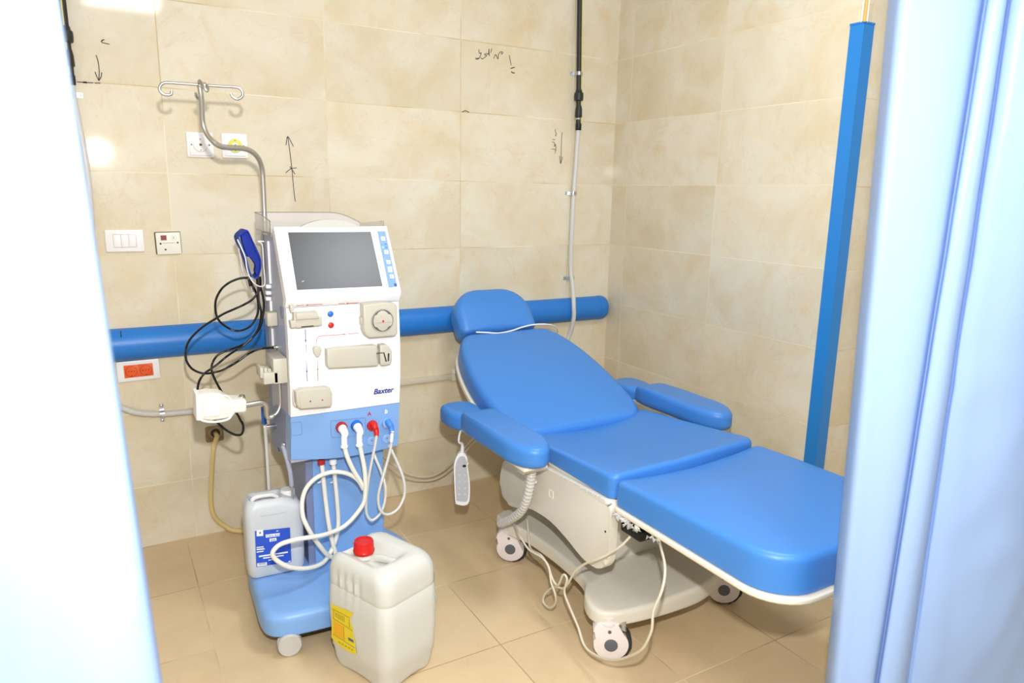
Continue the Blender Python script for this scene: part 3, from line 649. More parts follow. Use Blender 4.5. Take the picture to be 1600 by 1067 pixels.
# pair of cables drooping between machine and chair near the wall
cab('low_cable', [at(575, 690, 1, -.30), at(600, 716, 1, -.20), at(622, 733, 1, -.12), at(645, 743, 1, -.10), at(668, 745, 1, -.10), at(688, 738, 1, -.12), at(706, 722, 1, -.2), at(735, 690, 1, -.35), at(760, 668, 1, -.5)], .0035, CABLE, label='upper of two beige cables drooping near the wall between machine and chair', cat='cable', group='drooping beige cables', loc=(-1.2, -.1, .1))
cab('low_cable', [at(575, 698, 1, -.29), at(598, 724, 1, -.18), at(622, 742, 1, -.10), at(645, 750, 1, -.08), at(670, 751, 1, -.08), at(690, 744, 1, -.11), at(708, 728, 1, -.2), at(737, 695, 1, -.36), at(762, 672, 1, -.5)], .0035, CABLE, label='lower of two beige cables drooping near the wall between machine and chair', cat='cable', group='drooping beige cables', loc=(-1.2, -.09, .1))

# ------------------------------------------------------------------ dialysis machine
XL, XR, YB = -1.828, -1.475, -.42
t = DM = thing('dialysis_machine', 'white and light blue dialysis machine with a dark screen standing before the back wall', 'dialysis machine', (-1.66, -.68, 0))
YS = -.52
front = [(-.700, 1.284), (-.704, 1.288), (-.815, 1.100), (-.822, 1.088), (-.817, 1.070), (-.804, 1.050), (-.809, .98), (-.812, .90), (-.808, .80), (-.796, .705)]
# side/inner shell in lavender grey (slightly inside the white front)
sp = [(YS, .545), (YS, 1.262), (-.680, 1.262), (-.800, 1.075), (-.790, 1.04), (-.798, .90), (-.784, .705), (-.765, .545)]
bm = B(); add_prism(bm, sp, (XL, 0, 0), (0, 1, 0), (0, 0, 1), (XR-XL, 0, 0)); body = obj('cabinet_body', bm, LAV, DM)
bm = B(); add_prism(bm, [(YB, .50), (YB, 1.245), (YS-.001, 1.245), (YS-.001, .50)], (XL+.008, 0, 0), (0, 1, 0), (0, 0, 1), (XR-XL-.016, 0, 0)); obj('rear_cabinet', bm, LAVD, DM)
# front moulding: screen bezel + front panel
def strip_prof(profF, th):
    return profF+[(y+th, z) for y, z in profF[::-1]]
bm = B(); pf = [(-.702, 1.286), (-.818, 1.094), (-.8235, 1.084), (-.820, 1.072), (-.8045, 1.052)]
add_prism(bm, pf+[(-.775, 1.052), (-.785, 1.075), (-.672, 1.268)], (XL-.004, 0, 0), (0, 1, 0), (0, 0, 1), (XR-XL+.008, 0, 0)); bez = obj('screen_bezel', bm, WHITE, DM)
bm = B(); pf = [(-.8035, 1.0505), (-.809, .98), (-.812, .90), (-.8085, .80), (-.797, .707)]
add_prism(bm, pf+[(-.765, .707), (-.78, .9), (-.772, 1.0505)], (XL-.001, 0, 0), (0, 1, 0), (0, 0, 1), (XR-XL+.004, 0, 0)); fpn = obj('front_panel', bm, WHITE, DM)
bm = B(); pf = [(-.7965, .7055), (-.784, .62), (-.769, .545)]
nseg = 14; rings = []
for k in range(nseg+1):
    u = k/nseg; x = XL-.001+(XR-XL+.004)*u; bz = .560-.016*math.sin(PI*u)-.012*u
    rings.append([Vector((x, -.7965, .7055)), Vector((x, -.786, .63)), Vector((x, -.774, bz)), Vector((x, -.74, bz-.002)), Vector((x, -.735, .7055))])
bm = B(); loft(bm, rings); lowp = obj('lower_panel', bm, MBLUE, DM)
# bottom tray and lower cover
bm = B(); add_box(bm, (XL+.012, -.735, .535), (XR-.012, YB-.0, .552), .004); obj('underside', bm, LAVD, DM)
bm = B(); add_prism(bm, [(-.70, .54), (-.50, .54), (-.50, .66), (-.62, .70), (-.74, .70)], (XL-.003, 0, 0), (0, 1, 0), (0, 0, 1), (.003, 0, 0)); obj('side_skirt', bm, LAVD, DM)
# screen
A0, A1 = Vector((0, -.702, 1.286)), Vector((0, -.818, 1.094)); sd = (A0-A1).normalized(); sn = Vector((1, 0, 0)).cross(sd)
if sn.y > 0: sn = -sn
def scr(px, py, off=0): return onpl(px, py, A0+sn*off, sn)
def onscr(bm, pxs, o0, o1):
    vs = [scr(x, y, o0) for x, y in pxs]; b = bmesh.new()
    a = [b.verts.new(v) for v in vs]; c_ = [b.verts.new(v+sn*(o1-o0)) for v in vs]; n = len(vs)
    for i in range(n): b.faces.new((a[i], a[(i+1) % n], c_[(i+1) % n], c_[i]))
    b.faces.new(a[::-1]); b.faces.new(c_); merge(bm, b)
bm = B(); onscr(bm, [(450, 363.4), (579, 362.5), (597.5, 447), (464, 453)], .0002, .0022); scn = obj('display_screen', bm, SCREEN, DM)
bm = B(); onscr(bm, [(589.5, 361.5), (601.7, 361.5), (620.5, 447.5), (607.5, 449.7)], .0002, .0018); kp = obj('keypad', bm, STRIP, DM)
def kbtn(px, py, r, m, nm, ro=1.0):
    bm = B(); onscr(bm, [(px-r, py-r*ro), (px+r, py-r*ro), (px+r+r*.4, py+r*ro), (px-r+r*.4, py+r*ro)], .0018, .003); return obj(nm, bm, m, kp)
for px, py in ((598, 373), (603, 394), (606.3, 409.5), (611.5, 432)):
    kbtn(px, py, 3, KEYW, 'key')
kbtn(608.7, 421, 3.2, KEYW, 'key', 1.35)
for px, py, m in ((597.2, 380.8, STRIP), (602.4, 381, KEYB), (598, 386.5, KEYC), (603.4, 386.5, KEYB)): kbtn(px, py, 1.4, m, 'status_light')
for px, py in ((598.3, 373.3), (603.4, 394.4), (606.6, 410), (609, 421.4), (611.8, 432.4)):
    bm = B(); onscr(bm, [(px-1, py-1), (px+.9, py-1), (px+1.1, py+1), (px-.8, py+1)], .003, .0033); obj('key_mark', bm, STRIP, kp)
kbtn(617.5, 445, 2, KEYN, 'key'); 
bm = B(); onscr(bm, [(471.5, 0+440), (475, 438.6), (475.2, 439.1), (471.7, 440.5)], .0022, .0024); obj('scratch', bm, WPRINT, scn)
# arched hand grip on top
bm = B(); gp = []
for k in range(21):
    u = -1+2*k/20; gp.append((u*.098, .026*max(0, math.cos(u*PI/2))**.8))
add_prism(bm, [(x, z) for x, z in gp], (-1.658, -.704, 1.283), (1, 0, 0), (0, .12, 1), (0, .022, 0), .003); obj('hand_grip', bm, CASTG, DM)
# acrylic tray on top
TP = thing  # (tray is a part of the machine)
bm = B()
zf0, zt0 = 1.262, 1.318
def wall_(bm, a, b, z0a, z1a, z0b, z1b, th):
    a = Vector(a); b = Vector(b); d = (b-a).normalized(); n_ = Vector((-d.y, d.x, 0))*th
    v = [bm.verts.new(p) for p in (a+Vector((0, 0, z0a)), b+Vector((0, 0, z0b)), b+Vector((0, 0, z1b)), a+Vector((0, 0, z1a)))]
    w_ = [bm.verts.new(x.co+n_) for x in v]
    for i in range(4): j = (i+1) % 4; bm.faces.new((v[i], v[j], w_[j], w_[i]))
    bm.faces.new(v[::-1]); bm.faces.new(w_)
xl, xr = XL-.006, XR+.006
bmL = B()
wall_(bmL, (xl, YS, 0), (xl, -.665, 0), 1.255, 1.318, 1.255, 1.302, .003)
wall_(bmL, (xl, YB, 0), (xl, YS, 0), 1.215, 1.322, 1.215, 1.318, .003)
wall_(bm, (xr, -.665, 0), (xr, YB, 0), 1.262, 1.302, 1.262, 1.285, .003)
tray = obj('clear_tray', bmL, GLASSY, DM); obj('clear_side', bm, GLASSY, tray)
bm = B(); bk = []
for k in range(25):
    u = k/24; z = 1.322 if u < .70 else 1.322-.036*(1-math.cos(min(1, (u-.70)/.30)*PI/2))
    bk.append((xl+(xr-xl)*u, z))
add_prism(bm, bk+[(xr, 1.245), (xl, 1.245)], (0, YB, 0), (1, 0, 0), (0, 0, 1), (0, -.003, 0)); obj('clear_back', bm, GLASSY, tray)
bm = B(); add_box(bm, (xl, -.69, 1.264), (xr, YB, 1.268)); obj('tray_floor', bm, GLASSY, tray)
bm = B(); add_tube(bm, [(x, YB-.0015, z) for x, z in bk], .0013, 6, 0)
add_tube(bm, [(xl, YB, 1.322), (xl, YS, 1.318), (xl, -.665, 1.302)], .0013, 6, 0)
add_tube(bm, [(xl, YB, 1.216), (xl, YS-.0, 1.214), (xl, YS-.006, 1.262), (xl, -.60, 1.266), (xl, -.66, 1.258), (xl, -.662, 1.303), (xl, -.64, 1.304)], .0013, 6, 0)
add_tube(bm, [(xr, -.64, 1.300), (xr, -.664, 1.302), (xr, -.668, 1.268)], .0013, 6, 0)
add_tube(bm, [(xl+.03, -.676, 1.276), (-1.75, -.674, 1.277)], .0012, 6, 0); add_tube(bm, [(-1.57, -.674, 1.277), (xr-.01, -.676, 1.276)], .0012, 6, 0)
obj('tray_edge', bm, GLASSE, tray)
# ---- front fittings, placed on the front plane
YF = -.8105
def F2(px, py, d=0): return at(px, py, 1, YF-d)
def fpoly(bm, pts, d0, d1, bev=0):
    b = bmesh.new(); a = [b.verts.new(Vector((p.x, YF-d0, p.z))) for p in (F2(x, y, d1) for x, y in pts)]
    c_ = [b.verts.new(Vector((v.co.x, YF-d1, v.co.z))) for v in a]; n = len(a)
    for i in range(n): b.faces.new((a[i], a[(i+1) % n], c_[(i+1) % n], c_[i]))
    b.faces.new(a[::-1]); top = b.faces.new(c_)
    bmesh.ops.recalc_face_normals(b, faces=b.faces)
    if bev: bmesh.ops.bevel(b, geom=top.edges[:], offset=bev, segments=3, profile=.5, affect='EDGES')
    merge(bm, b)
def fq(x0, y0, x1, y1, sl=-.13, vs=.02):   # px rectangle sheared like the face
    return [(x0, y0), (x1, y0+sl*(x1-x0)), (x1+vs*(y1-y0), y1+sl*(x1-x0)), (x0+vs*(y1-y0), y1)]
# prints
def fline(pts, r, m, nm='flow_line'):
    bm = B(); add_tube(bm, [F2(x, y, .0003) for x, y in pts], r, 6, 4, flat=1); return obj(nm, bm, m, fpn)
for gi, (segs, ars) in enumerate((([[(463, 477.6), (475, 476.8)], [(477, 476.8), (504, 475.3)]], [(479.5, 476.7, -1, 0)]), ([[(529, 474.4), (539, 473.8)], [(541.5, 473.8), (559.5, 473)]], [(542, 473.8, -1, 0)]),
    ([[(494.5, 535), (494.6, 531), (497, 527), (502, 525), (530, 522.8), (541, 522)], [(543.5, 521.7), (560.5, 520.3)]], [(538, 522.2, 1, 0)]), ([[(496, 560), (496.5, 575)], [(496.5, 577), (497, 595)]], [(496.4, 576, 0, -1)]))):
    bm = B()
    for s in segs: add_tube(bm, [F2(x, y, .0003) for x, y in s], .0008, 6, 4)
    for x, y, dx, dy in ars:
        p = F2(x, y, .0003); d = Vector((dx, 0, -dy))*.006; add_tube(bm, [p-d*.5, p+d*.5], .001, 6, 0, rf=lambda s: .0024*(1-s)+.0002)
    obj('red_flow_line', bm, REDL, fpn)
bm = B()
for s in ([(477, 515), (477.6, 531)], [(478, 537.5), (479.3, 580)], [(479.5, 582), (480.2, 596)]): add_tube(bm, [F2(x, y, .0003) for x, y in s], .0009, 6, 3)
for x, y in ((477.7, 533), (479.5, 581)):
    p = F2(x, y, .0003); add_tube(bm, [p+Vector((0, 0, .004)), p-Vector((0, 0, .004))], .001, 6, 0, rf=lambda s: .0026*(1-s)+.0002)
obj('blue_flow_lines', bm, BLUEL, fpn)
# left valve clamp
bm = B(); fpoly(bm, [(459, 489), (495, 486.5), (498, 495), (504, 495.5), (504, 508.5), (464, 513), (459, 507)], 0, .022, .003)
fpoly(bm, [(453.5, 501.5), (463, 500.5), (464, 512), (455, 513)], 0, .024, .003); cl = obj('line_clamp', bm, BEIGE, DM)
bm = B(); fpoly(bm, [(453, 477), (459.5, 476.5), (460, 484), (458, 485.5), (459, 488.5), (455, 489), (453.5, 484)], 0, .018, .002); obj('clamp_latch', bm, BEIGE, cl)
bm = B(); fpoly(bm, [(462, 490), (497, 488), (499, 498), (463.5, 500.5)], .022, .028, .004); obj('clamp_lid', bm, BEIGE, cl)
bm = B(); fpoly(bm, [(471, 510.2), (490, 508.4), (490, 509.8), (471, 511.6)], .0224, .0236); obj('clamp_slot', bm, DARKM, cl)
# blue and red ports
for px, py, m, m2, nm in ((517, 490.8, BLUEP, BLUEL, 'blue_port'), (517.8, 508.4, RED, REDD, 'red_port')):
    p = F2(px, py, .004); lathe(nm, [(.0092, 0), (.0092, .0006)], Vector((p.x, YF, p.z)), (0, -1, 0), m2, DM, 20)
    lathe(nm, [(.0082, .0006), (.0078, .004), (.005, .0055)], Vector((p.x, YF, p.z)), (0, -1, 0), m, DM, 20)
# blood pump
bm = B(); fpoly(bm, [(567.5, 476), (600, 472.6), (617, 474), (621, 478), (621.5, 520), (618, 525.5), (578, 528.5), (572, 525), (568.5, 517)], 0, .034, .006); bp = obj('blood_pump', bm, BEIGE, DM)
bm = B(); fpoly(bm, [(563.5, 496), (569, 495.5), (569.5, 507), (564.5, 507.5)], .004, .022, .003); obj('pump_latch', bm, BEIGE, bp)
pc = F2(597.5, 500.8, .034)
lathe('pump_well', [(.0345, 0), (.0345, .0008)], (pc.x, YF-.034, pc.z), (0, -1, 0), HUBG, bp, 36)
lathe('pump_rim', [(.0345, 0), (.0345, .003), (.037, .003), (.0375, .0)], (pc.x, YF-.034, pc.z), (0, -1, 0), BEIGED, bp, 36)
bm = B(); rr = .0315
add_prism(bm, [(rr*math.cos(a)*(1 if abs(math.sin(a)) < .62 else .98), .62*rr*(1 if math.sin(a) > 0 else -1) if abs(math.sin(a)) > .62 else rr*math.sin(a)) for a in [2*PI*k/40 for k in range(40)]], (pc.x, YF-.0348, pc.z), (1, 0, 0), (0, 0, 1), (0, -.006, 0), .0015)
add_prism(bm, [(.024*math.cos(a), .0325*math.sin(a)) for a in [2*PI*k/30 for k in range(30)]], (pc.x, YF-.0348, pc.z), (1, 0, 0), (0, 0, 1), (0, -.0045, 0), .0015); rt = obj('pump_rotor', bm, BEIGE, bp)
lathe('rotor_dot', [(.0034, 0), (.0034, .001)], (pc.x, YF-.041, pc.z-.001), (0, -1, 0), RED, rt, 14)
bm = B(); add_box(bm, (pc.x-.028, YF-.0415, pc.z-.006), (pc.x+.028, YF-.0407, pc.z-.0048)); obj('rotor_seam', bm, BEIGED, rt)
# drip sensor knob
bm = B(); kp_ = [(490, 546), (492, 542), (497, 541), (501.5, 542.5), (502.8, 548), (501.5, 554), (498, 558.5), (494.5, 558), (491.5, 553.5)]
fpoly(bm, kp_, 0, .016, .004); obj('air_sensor', bm, BEIGE, DM)
# long clamp handle
bm = B(); fpoly(bm, [(510.5, 546), (528, 543.5), (585, 539.5), (590, 541), (591, 547), (590, 556), (592, 570), (589, 572.5), (515, 576.5), (512, 574), (511, 568)], 0, .026, .006); lc = obj('venous_clamp_cover', bm, BEIGE, DM)
bm = B(); fpoly(bm, [(594, 539.5), (604, 538.6), (609, 542), (613, 549), (613, 564), (610.5, 570), (597, 571.8), (594.5, 569), (594, 556)], 0, .030, .005); hd_ = obj('clamp_head', bm, BEIGE, lc)
bm = B(); fpoly(bm, [(589, 545), (596, 544), (597, 566), (590, 567)], .0, .014, .002); obj('clamp_hinge', bm, BEIGED, lc)
bm = B(); fpoly(bm, [(599, 551), (600.5, 550.5), (604.5, 565), (602.5, 565)], .0301, .0312); fpoly(bm, [(606.2, 552), (608.4, 552), (607.8, 564), (606, 564.4)], .0301, .0312); fpoly(bm, [(588, 551.5), (600, 550.5), (600, 551.6), (588, 552.6)], .0301, .0308); obj('clamp_slot', bm, DARKM, hd_)
# blood leak detector (bottom left) with bail wire
bm = B(); fpoly(bm, [(462, 612), (470, 608.3), (511, 605), (516.5, 607), (519.5, 615), (519.5, 632), (517, 636.5), (470, 640), (465.5, 637), (463, 630)], 0, .026, .006); bd_ = obj('detector_housing', bm, BEIGE, DM)
bm = B(); fpoly(bm, [(468, 617), (513.5, 613.5), (514.5, 635), (470, 638.5)], .026, .0275, .001); obj('detector_face', bm, BEIGE, bd_)
for px, m in ((485, BLUEL), (503.8, REDL)):
    p = F2(px, 627 if px < 490 else 625, .0275); lathe('detector_dot', [(.0026, 0), (.0026, .0006)], (p.x, YF-.0275, p.z), (0, -1, 0), m, bd_, 12)
bm = B(); add_tube(bm, [F2(457.5, 607, .006), F2(457.7, 625, .008), F2(459, 633, .008), F2(464, 636.5, .006)], .0012, 6, 5); obj('bail_wire', bm, STEEL, bd_)
# brand lettering
p0 = F2(583.5, 616.3, 0); p1 = F2(615.5, 612.2, 0)
b_ = text_bm('Baxter', .0245, (p0.x, YF+.0015+.0005, p0.z), (1, 0, 0), (0, 0, 1), .0006, .28, .0004, sx=1.0)
wd = max(v.co.x for v in b_.verts)-min(v.co.x for v in b_.verts); k_ = (p1.x-p0.x)/wd
for v in b_.verts: v.co.x = p0.x+(v.co.x-p0.x)*k_
obj('brand_lettering', b_, NAVY, fpn)
# ---- lower blue panel fittings
YL = -.789
def L2(px, py, d=0): return at(px, py, 1, YL-d)
ln = Vector((0, -1, -.14)).normalized()
for px, py, ch, m in ((577, 646.5, 'A', REDD), (603.3, 643, 'B', WPRINT)):
    p = at(px, py, 1, -.7925); b_ = text_bm(ch, .019, (p.x, -.7915, p.z-.006), (1, 0, 0), (0, -.12, 1), .0012, 0, .0004, 'CENTER'); obj('port_letter', b_, m, lowp)
def frame_line(pts, r, m, nm, d=.0):
    bm = B(); P_ = [onpl(x, y, (0, -.7982, .7055), (0, 1, .15)) for x, y in pts]; add_tube(bm, P_+[P_[0]], r, 5, 0); return obj(nm, bm, m, lowp)
frame_line([(454.5, 661), (471, 659), (472, 678.5), (455.5, 681)], .0006, LAVD, 'cover_hatch')
frame_line([(517, 657.5), (570, 652.5), (571, 656), (571.5, 680), (519, 683.5), (517.5, 681)], .0007, LAVD, 'port_recess')
def lowpt(px, py): return onpl(px, py, (0, -.7965, .7055), (0, 1, .15))
DN = Vector((0, -.99, -.14))
for px, py, m, nm in ((532.5, 666, REDD, 'red'), (556, 663.5, BLUEP, 'blue')):
    c_ = lowpt(px, py); q_ = at(px+1.0, py+4.5, 1, -.83)
    cn = thing('hose_elbow', 'white hose elbow with a %s ring plugged into the blue panel of the machine' % nm, 'hose elbow', c_, 'white hose elbows on the machine')
    lathe('collar', [(.0165, 0), (.0185, .004), (.0185, .014), (.016, .018)], c_, DN, m, cn, 24)
    bm = B(); e = c_+DN*.02+Vector((.0, 0, -.002)); tip = at(px+5.5, py+32, 1, -.835)
    add_tube(bm, [c_+DN*.012, e+Vector((0, -.004, 0)), e+Vector((.002, -.016, -.010)), e+(tip-e)*.45+Vector((0, -.008, 0)), tip], .0125, 14, 6, rf=lambda s: .0155-.006*min(1, s*1.3)); obj('elbow', bm, WHITE, cn)
    lathe('sleeve_ring', [(.011, 0), (.0118, .002), (.0118, .006), (.0105, .008)], tip+Vector((0, 0, -.003)), Vector((0, 0, 1)), WHITE, cn, 14)
for px, py, m, nm in ((581, 664, RED, 'red'), (604.5, 660.5, BLUEB, 'blue')):
    c_ = lowpt(px, py)
    cn = thing('concentrate_plug', '%s concentrate plug below the letter %s on the blue machine panel' % (nm, 'A' if nm == 'red' else 'B'), 'plug', c_, 'concentrate plugs on the machine')
    lathe('plug_base', [(.0175, 0), (.0185, .003), (.017, .010), (.013, .012)], c_, DN, m if nm == 'red' else MBLUE2, cn, 20)
    bm = B(); tip = at(px+7.5, py+17, 1, -.822)
    add_tube(bm, [c_+DN*.008+Vector((-.001, 0, .009)), c_+DN*.022+Vector((.002, 0, .003)), c_+DN*.026+Vector((.006, 0, -.008)), tip], .010, 12, 6, rf=lambda s: .0120-.004*s); obj('plug_grip', bm, m, cn)
    c2 = lowpt(px-.5, py+24.5); lathe('spare_port', [(.0165, 0), (.0165, .003), (.014, .005)], c2, DN, MBLUE2, DM, 20)
    lathe('spare_port_hook', [(.0035, 0), (.0035, .001)], c2+DN*.0055+Vector((0, 0, .003)), DN, LAVD, DM, 10)
# red/white connectors under the panel
for px, m, nm in ((502, REDD, 'red'), (520.5, WHITE, 'white')):
    p = at(px, 722, 1, -.748); lathe('outlet_nipple', [(.010, 0), (.0125, .003), (.0125, .014), (.009, .018)], p+Vector((0, 0, -.008)), (0, 0, 1), m, DM, 16)
# column and base
bm = B(); cf = [(-.745, .552), (-.655, .13), (-.47, .13), (-.46, .552)]
add_prism(bm, [(-.705, .552), (-.690, .40), (-.688, .125), (-.50, .125), (-.48, .552)], (-1.768, 0, 0), (0, 1, 0), (0, 0, 1), (.02, 0, 0)); add_prism(bm, [(-.705, .552), (-.690, .40), (-.688, .125), (-.50, .125), (-.48, .552)], (-1.748, 0, 0), (0, 1, 0), (0, 0, 1), (.002, 0, 0)); obj('column_side', bm, LAVD, DM)
bm = B(); add_prism(bm, [(-.712, .552), (-.697, .40), (-.695, .125), (-.50, .125), (-.48, .552)], (-1.746, 0, 0), (0, 1, 0), (0, 0, 1), (.246, 0, 0), .004); col = obj('column', bm, MBLUE, DM)
for px in (499.5, 519.5):
    p = at(px, 752, 1, -.712); bm = B(); add_tube(bm, [p+Vector((-.006, 0, -.004)), p+Vector((0, -.006, 0)), p+Vector((.006, 0, .004))], .0035, 8, 4); obj('hose_clip', bm, WPRINT, col)
bo3 = [(-1.955, -.60), (-1.962, -.75), (-1.966, -.87), (-1.95, -.93), (-1.90, -.957), (-1.80, -.968), (-1.68, -.972), (-1.55, -.968), (-1.45, -.957), (-1.405, -.925), (-1.387, -.86), (-1.39, -.75), (-1.41, -.60), (-1.46, -.48), (-1.50, -.44), (-1.60, -.42), (-1.76, -.42), (-1.86, -.44), (-1.90, -.48)]
bo3 = [(p.x, p.y) for p in smooth_path([(a, b, 0) for a, b in bo3+[bo3[0]]], 3)[:-1]]
bm = B(); add_pad(bm, bo3, .064, .135, .026, rb=.004, inner=8, f=lambda x, y: .004*math.exp(-((x+1.66)/.15)**2)); obj('machine_base', bm, MBLUE, DM)
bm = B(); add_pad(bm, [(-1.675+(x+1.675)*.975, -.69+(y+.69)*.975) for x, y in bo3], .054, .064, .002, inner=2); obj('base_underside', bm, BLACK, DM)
for x, y in ((-1.897, -.945), (-1.43, -.912), (-1.87, -.50), (-1.50, -.47)):
    an = math.atan2(-.98, -.12) if y < -.8 else AV; a = Vector((math.cos(an), math.sin(an), 0)); s_ = Vector((-a.y, a.x, 0)); c_ = Vector((x, y, .036))
    bm = B(); add_box(bm, (-.016, -.028, .008), (.016, .030, .026), .004, M=Matrix.Translation(c_) @ Matrix((a, s_, Vector((0, 0, 1)))).transposed().to_4x4())
    add_tube(bm, [c_+Vector((0, 0, .02)), c_+Vector((0, 0, .027))], .012, 12, 0); fk = obj('caster_fork', bm, CASTG, DM)
    for sd_ in (1, -1):
        lathe('wheel', [(.020, -.010), (.031, -.010), (.036, -.007), (.036, .004), (.033, .008), (.029, .008), (.0285, .0065), (.005, .0065)], c_+a*sd_*.013, a*sd_, CASTG, fk, 32)
# ---- left side fittings
SX = XL-.0005
def SD(px, py, d=0): return at(px, py, 0, SX-d)
bm = B()
for (x0, y0, x1, y1) in ((419, 376, 424.5, 444), (424.5, 470, 427, 540)):
    a_, b_2 = SD(x0, y0), SD(x1, y1); add_box(bm, (SX-.006, (a_.y+b_2.y)/2-.007, b_2.z), (SX+.001, (a_.y+b_2.y)/2+.007, a_.z), .002)
obj('side_rail', bm, WHITE, DM)
for py in (447, 457, 466):
    p = SD(423, py); bm = B(); add_box(bm, (SX-.016, p.y-.012, p.z-.006), (SX, p.y+.012, p.z+.006), .002); obj('rail_clip', bm, WHITE, DM)
p = SD(432, 497); bm = B(); add_box(bm, (SX-.032, p.y-.020, p.z-.022), (SX, p.y+.020, p.z+.022), .004); obj('side_button_box', bm, BEIGE, DM)
p = SD(440, 488); lathe('side_recess', [(.020, 0), (.020, .0015), (.017, .002)], p+Vector((0, 0, .0)), (-1, 0, 0), LAVD, DM, 24)
p = SD(433, 542.5); lathe('sensor_socket', [(.010, 0), (.010, .006), (.006, .008), (.006, .022)], p, (-1, 0, 0), STEEL, DM, 16)
# pressure cuff bracket / dialyzer arm block
Yb = -.74
bm = B(); q0 = at(399, 561, 1, Yb); q1 = at(447, 592, 1, Yb)
add_box(bm, (q0.x+.012, -.79, q1.z+.002), (XL-.03, -.715, q0.z-.035), .003)
add_box(bm, (XL-.044, -.79, q1.z), (XL-.002, -.68, q0.z+.005), .003)
for k in range(3): add_box(bm, (q0.x+.004+.012*k, -.786+.004*k, q1.z+.022), (q0.x+.014+.012*k, -.72, q0.z-.018-.004*k), .002)
ab = obj('holder_block', bm, BEIGE, DM)
add = at(439, 600, 1, Yb)
arm_p = [Vector((XL-.018, Yb, q1.z+.003)), Vector((XL-.018, Yb, q1.z-.05)), Vector((XL-.020, Yb, q1.z-.085)), Vector((XL-.034, Yb-.004, q1.z-.108)), Vector((XL-.06, Yb-.006, q1.z-.114)), at(413, 630, 1, Yb-.01), at(384, 633, 1, Yb-.02)]
tube('holder_rod', arm_p, .006, STEEL, DM, 12, 8, rf=lambda s: .0055 if s < .55 else .0085)
# white dialyzer clamp
cc = at(345, 635, 1, Yb-.02)
def CL(px, py, d=0): return at(px, py, 1, Yb-.02-d)
bm = B()
def cpoly(bm, pts, d0, d1, bev):
    b = bmesh.new(); ps = [CL(x, y, d1) for x, y in pts]; a = [b.verts.new(Vector((p.x, Yb-.02-d0, p.z))) for p in ps]; c_ = [b.verts.new(Vector((p.x, Yb-.02-d1, p.z))) for p in ps]; n = len(a)
    for i in range(n): b.faces.new((a[i], a[(i+1) % n], c_[(i+1) % n], c_[i]))
    b.faces.new(a[::-1]); top = b.faces.new(c_); bmesh.ops.recalc_face_normals(b, faces=b.faces)
    if bev: bmesh.ops.bevel(b, geom=top.edges[:], offset=bev, segments=3, profile=.5, affect='EDGES')
    merge(bm, b)
cpoly(bm, [(306, 620), (312, 617), (325, 614.5), (343, 615), (350, 618), (358, 624), (362, 625), (384, 625), (386, 628), (386, 642), (383, 645), (368, 646), (364, 651), (352, 655), (330, 658), (312, 656), (307, 650)], -.03, .03, .008)
dcl = obj('dialyzer_clamp', bm, WSHADE, DM)
bm = B(); cpoly(bm, [(306, 617), (311, 616), (313, 658), (307, 657)], -.04, .036, .003); obj('clamp_jaw', bm, WPLATE, dcl)
bm = B(); cpoly(bm, [(317, 620), (342, 619.5), (345, 625), (345, 647), (341, 651), (318, 652)], .030, .036, .004); obj('clamp_cover', bm, WPLATE, dcl)
bm = B(); add_tube(bm, [CL(312, 654, .033), CL(320, 658, .036), CL(338, 659, .034), CL(356, 655, .03), CL(362, 648, .028), CL(367, 641, .03)], .0035, 8, 6); add_tube(bm, [CL(344, 621, .03), CL(352, 618, .032), CL(359, 622, .03), CL(361, 627, .03)], .003, 8, 6); obj('clamp_lever', bm, WPLATE, dcl)
lathe('clamp_nut', [(.008, 0), (.010, .003), (.010, .011), (.006, .015)], CL(378, 624), (0, 0, 1), CHROME, dcl, 10)
# IV pole
YP = -.435
ppl = [at(x, y, 1, YP-d) for x, y, d in ((414.5, 372, 0), (413, 330, 0), (411, 285, .01), (409, 262, .02), (402, 245, .045), (390, 235, .065), (376, 231.5, .085), (358, 230.5, .11), (343, 228, .125), (330, 218, .135), (321, 205, .145), (316.5, 188, .15), (315.5, 165, .165), (314, 148, .175), (312, 134, .18))]
pol = tube('drip_stand', ppl, .0075, STEEL, DM, 14, 8, rf=lambda s: .0085 if s < .62 else .0075)
hk = []
P_ = lambda x, y, d=0: at(x, y, 1, YP-.18+d)
bm = B(); add_tube(bm, [P_(268, 142), P_(267.5, 147), P_(262, 148.5), P_(255, 147), P_(250, 142), P_(249.5, 136), P_(254, 130.5), P_(262, 129), P_(285, 130.5), P_(312, 132.5), P_(340, 134.5), P_(366, 136), P_(374, 138), P_(379, 144), P_(378, 151), P_(371, 155), P_(364, 152), P_(360.5, 146)], .0042, 10, 6); obj('bag_hook', bm, STEEL, pol)
bm = B(); add_tube(bm, [P_(306, 146, .03), P_(307, 151, .045), P_(311, 154, .05), P_(314, 148, .035), P_(312, 134, .0), P_(311, 128, -.015), P_(313, 126.5, -.03), P_(317, 134, -.055), P_(323, 142, -.06), P_(325, 138, -.05), P_(323, 133, -.04)], .0042, 10, 6); obj('bag_hook', bm, STEEL, pol)
lathe('hook_joint', [(.006, -.012), (.0095, -.009), (.0095, .009), (.006, .012)], P_(316, 133.5), (1, 0, 0), STEEL, pol, 14)
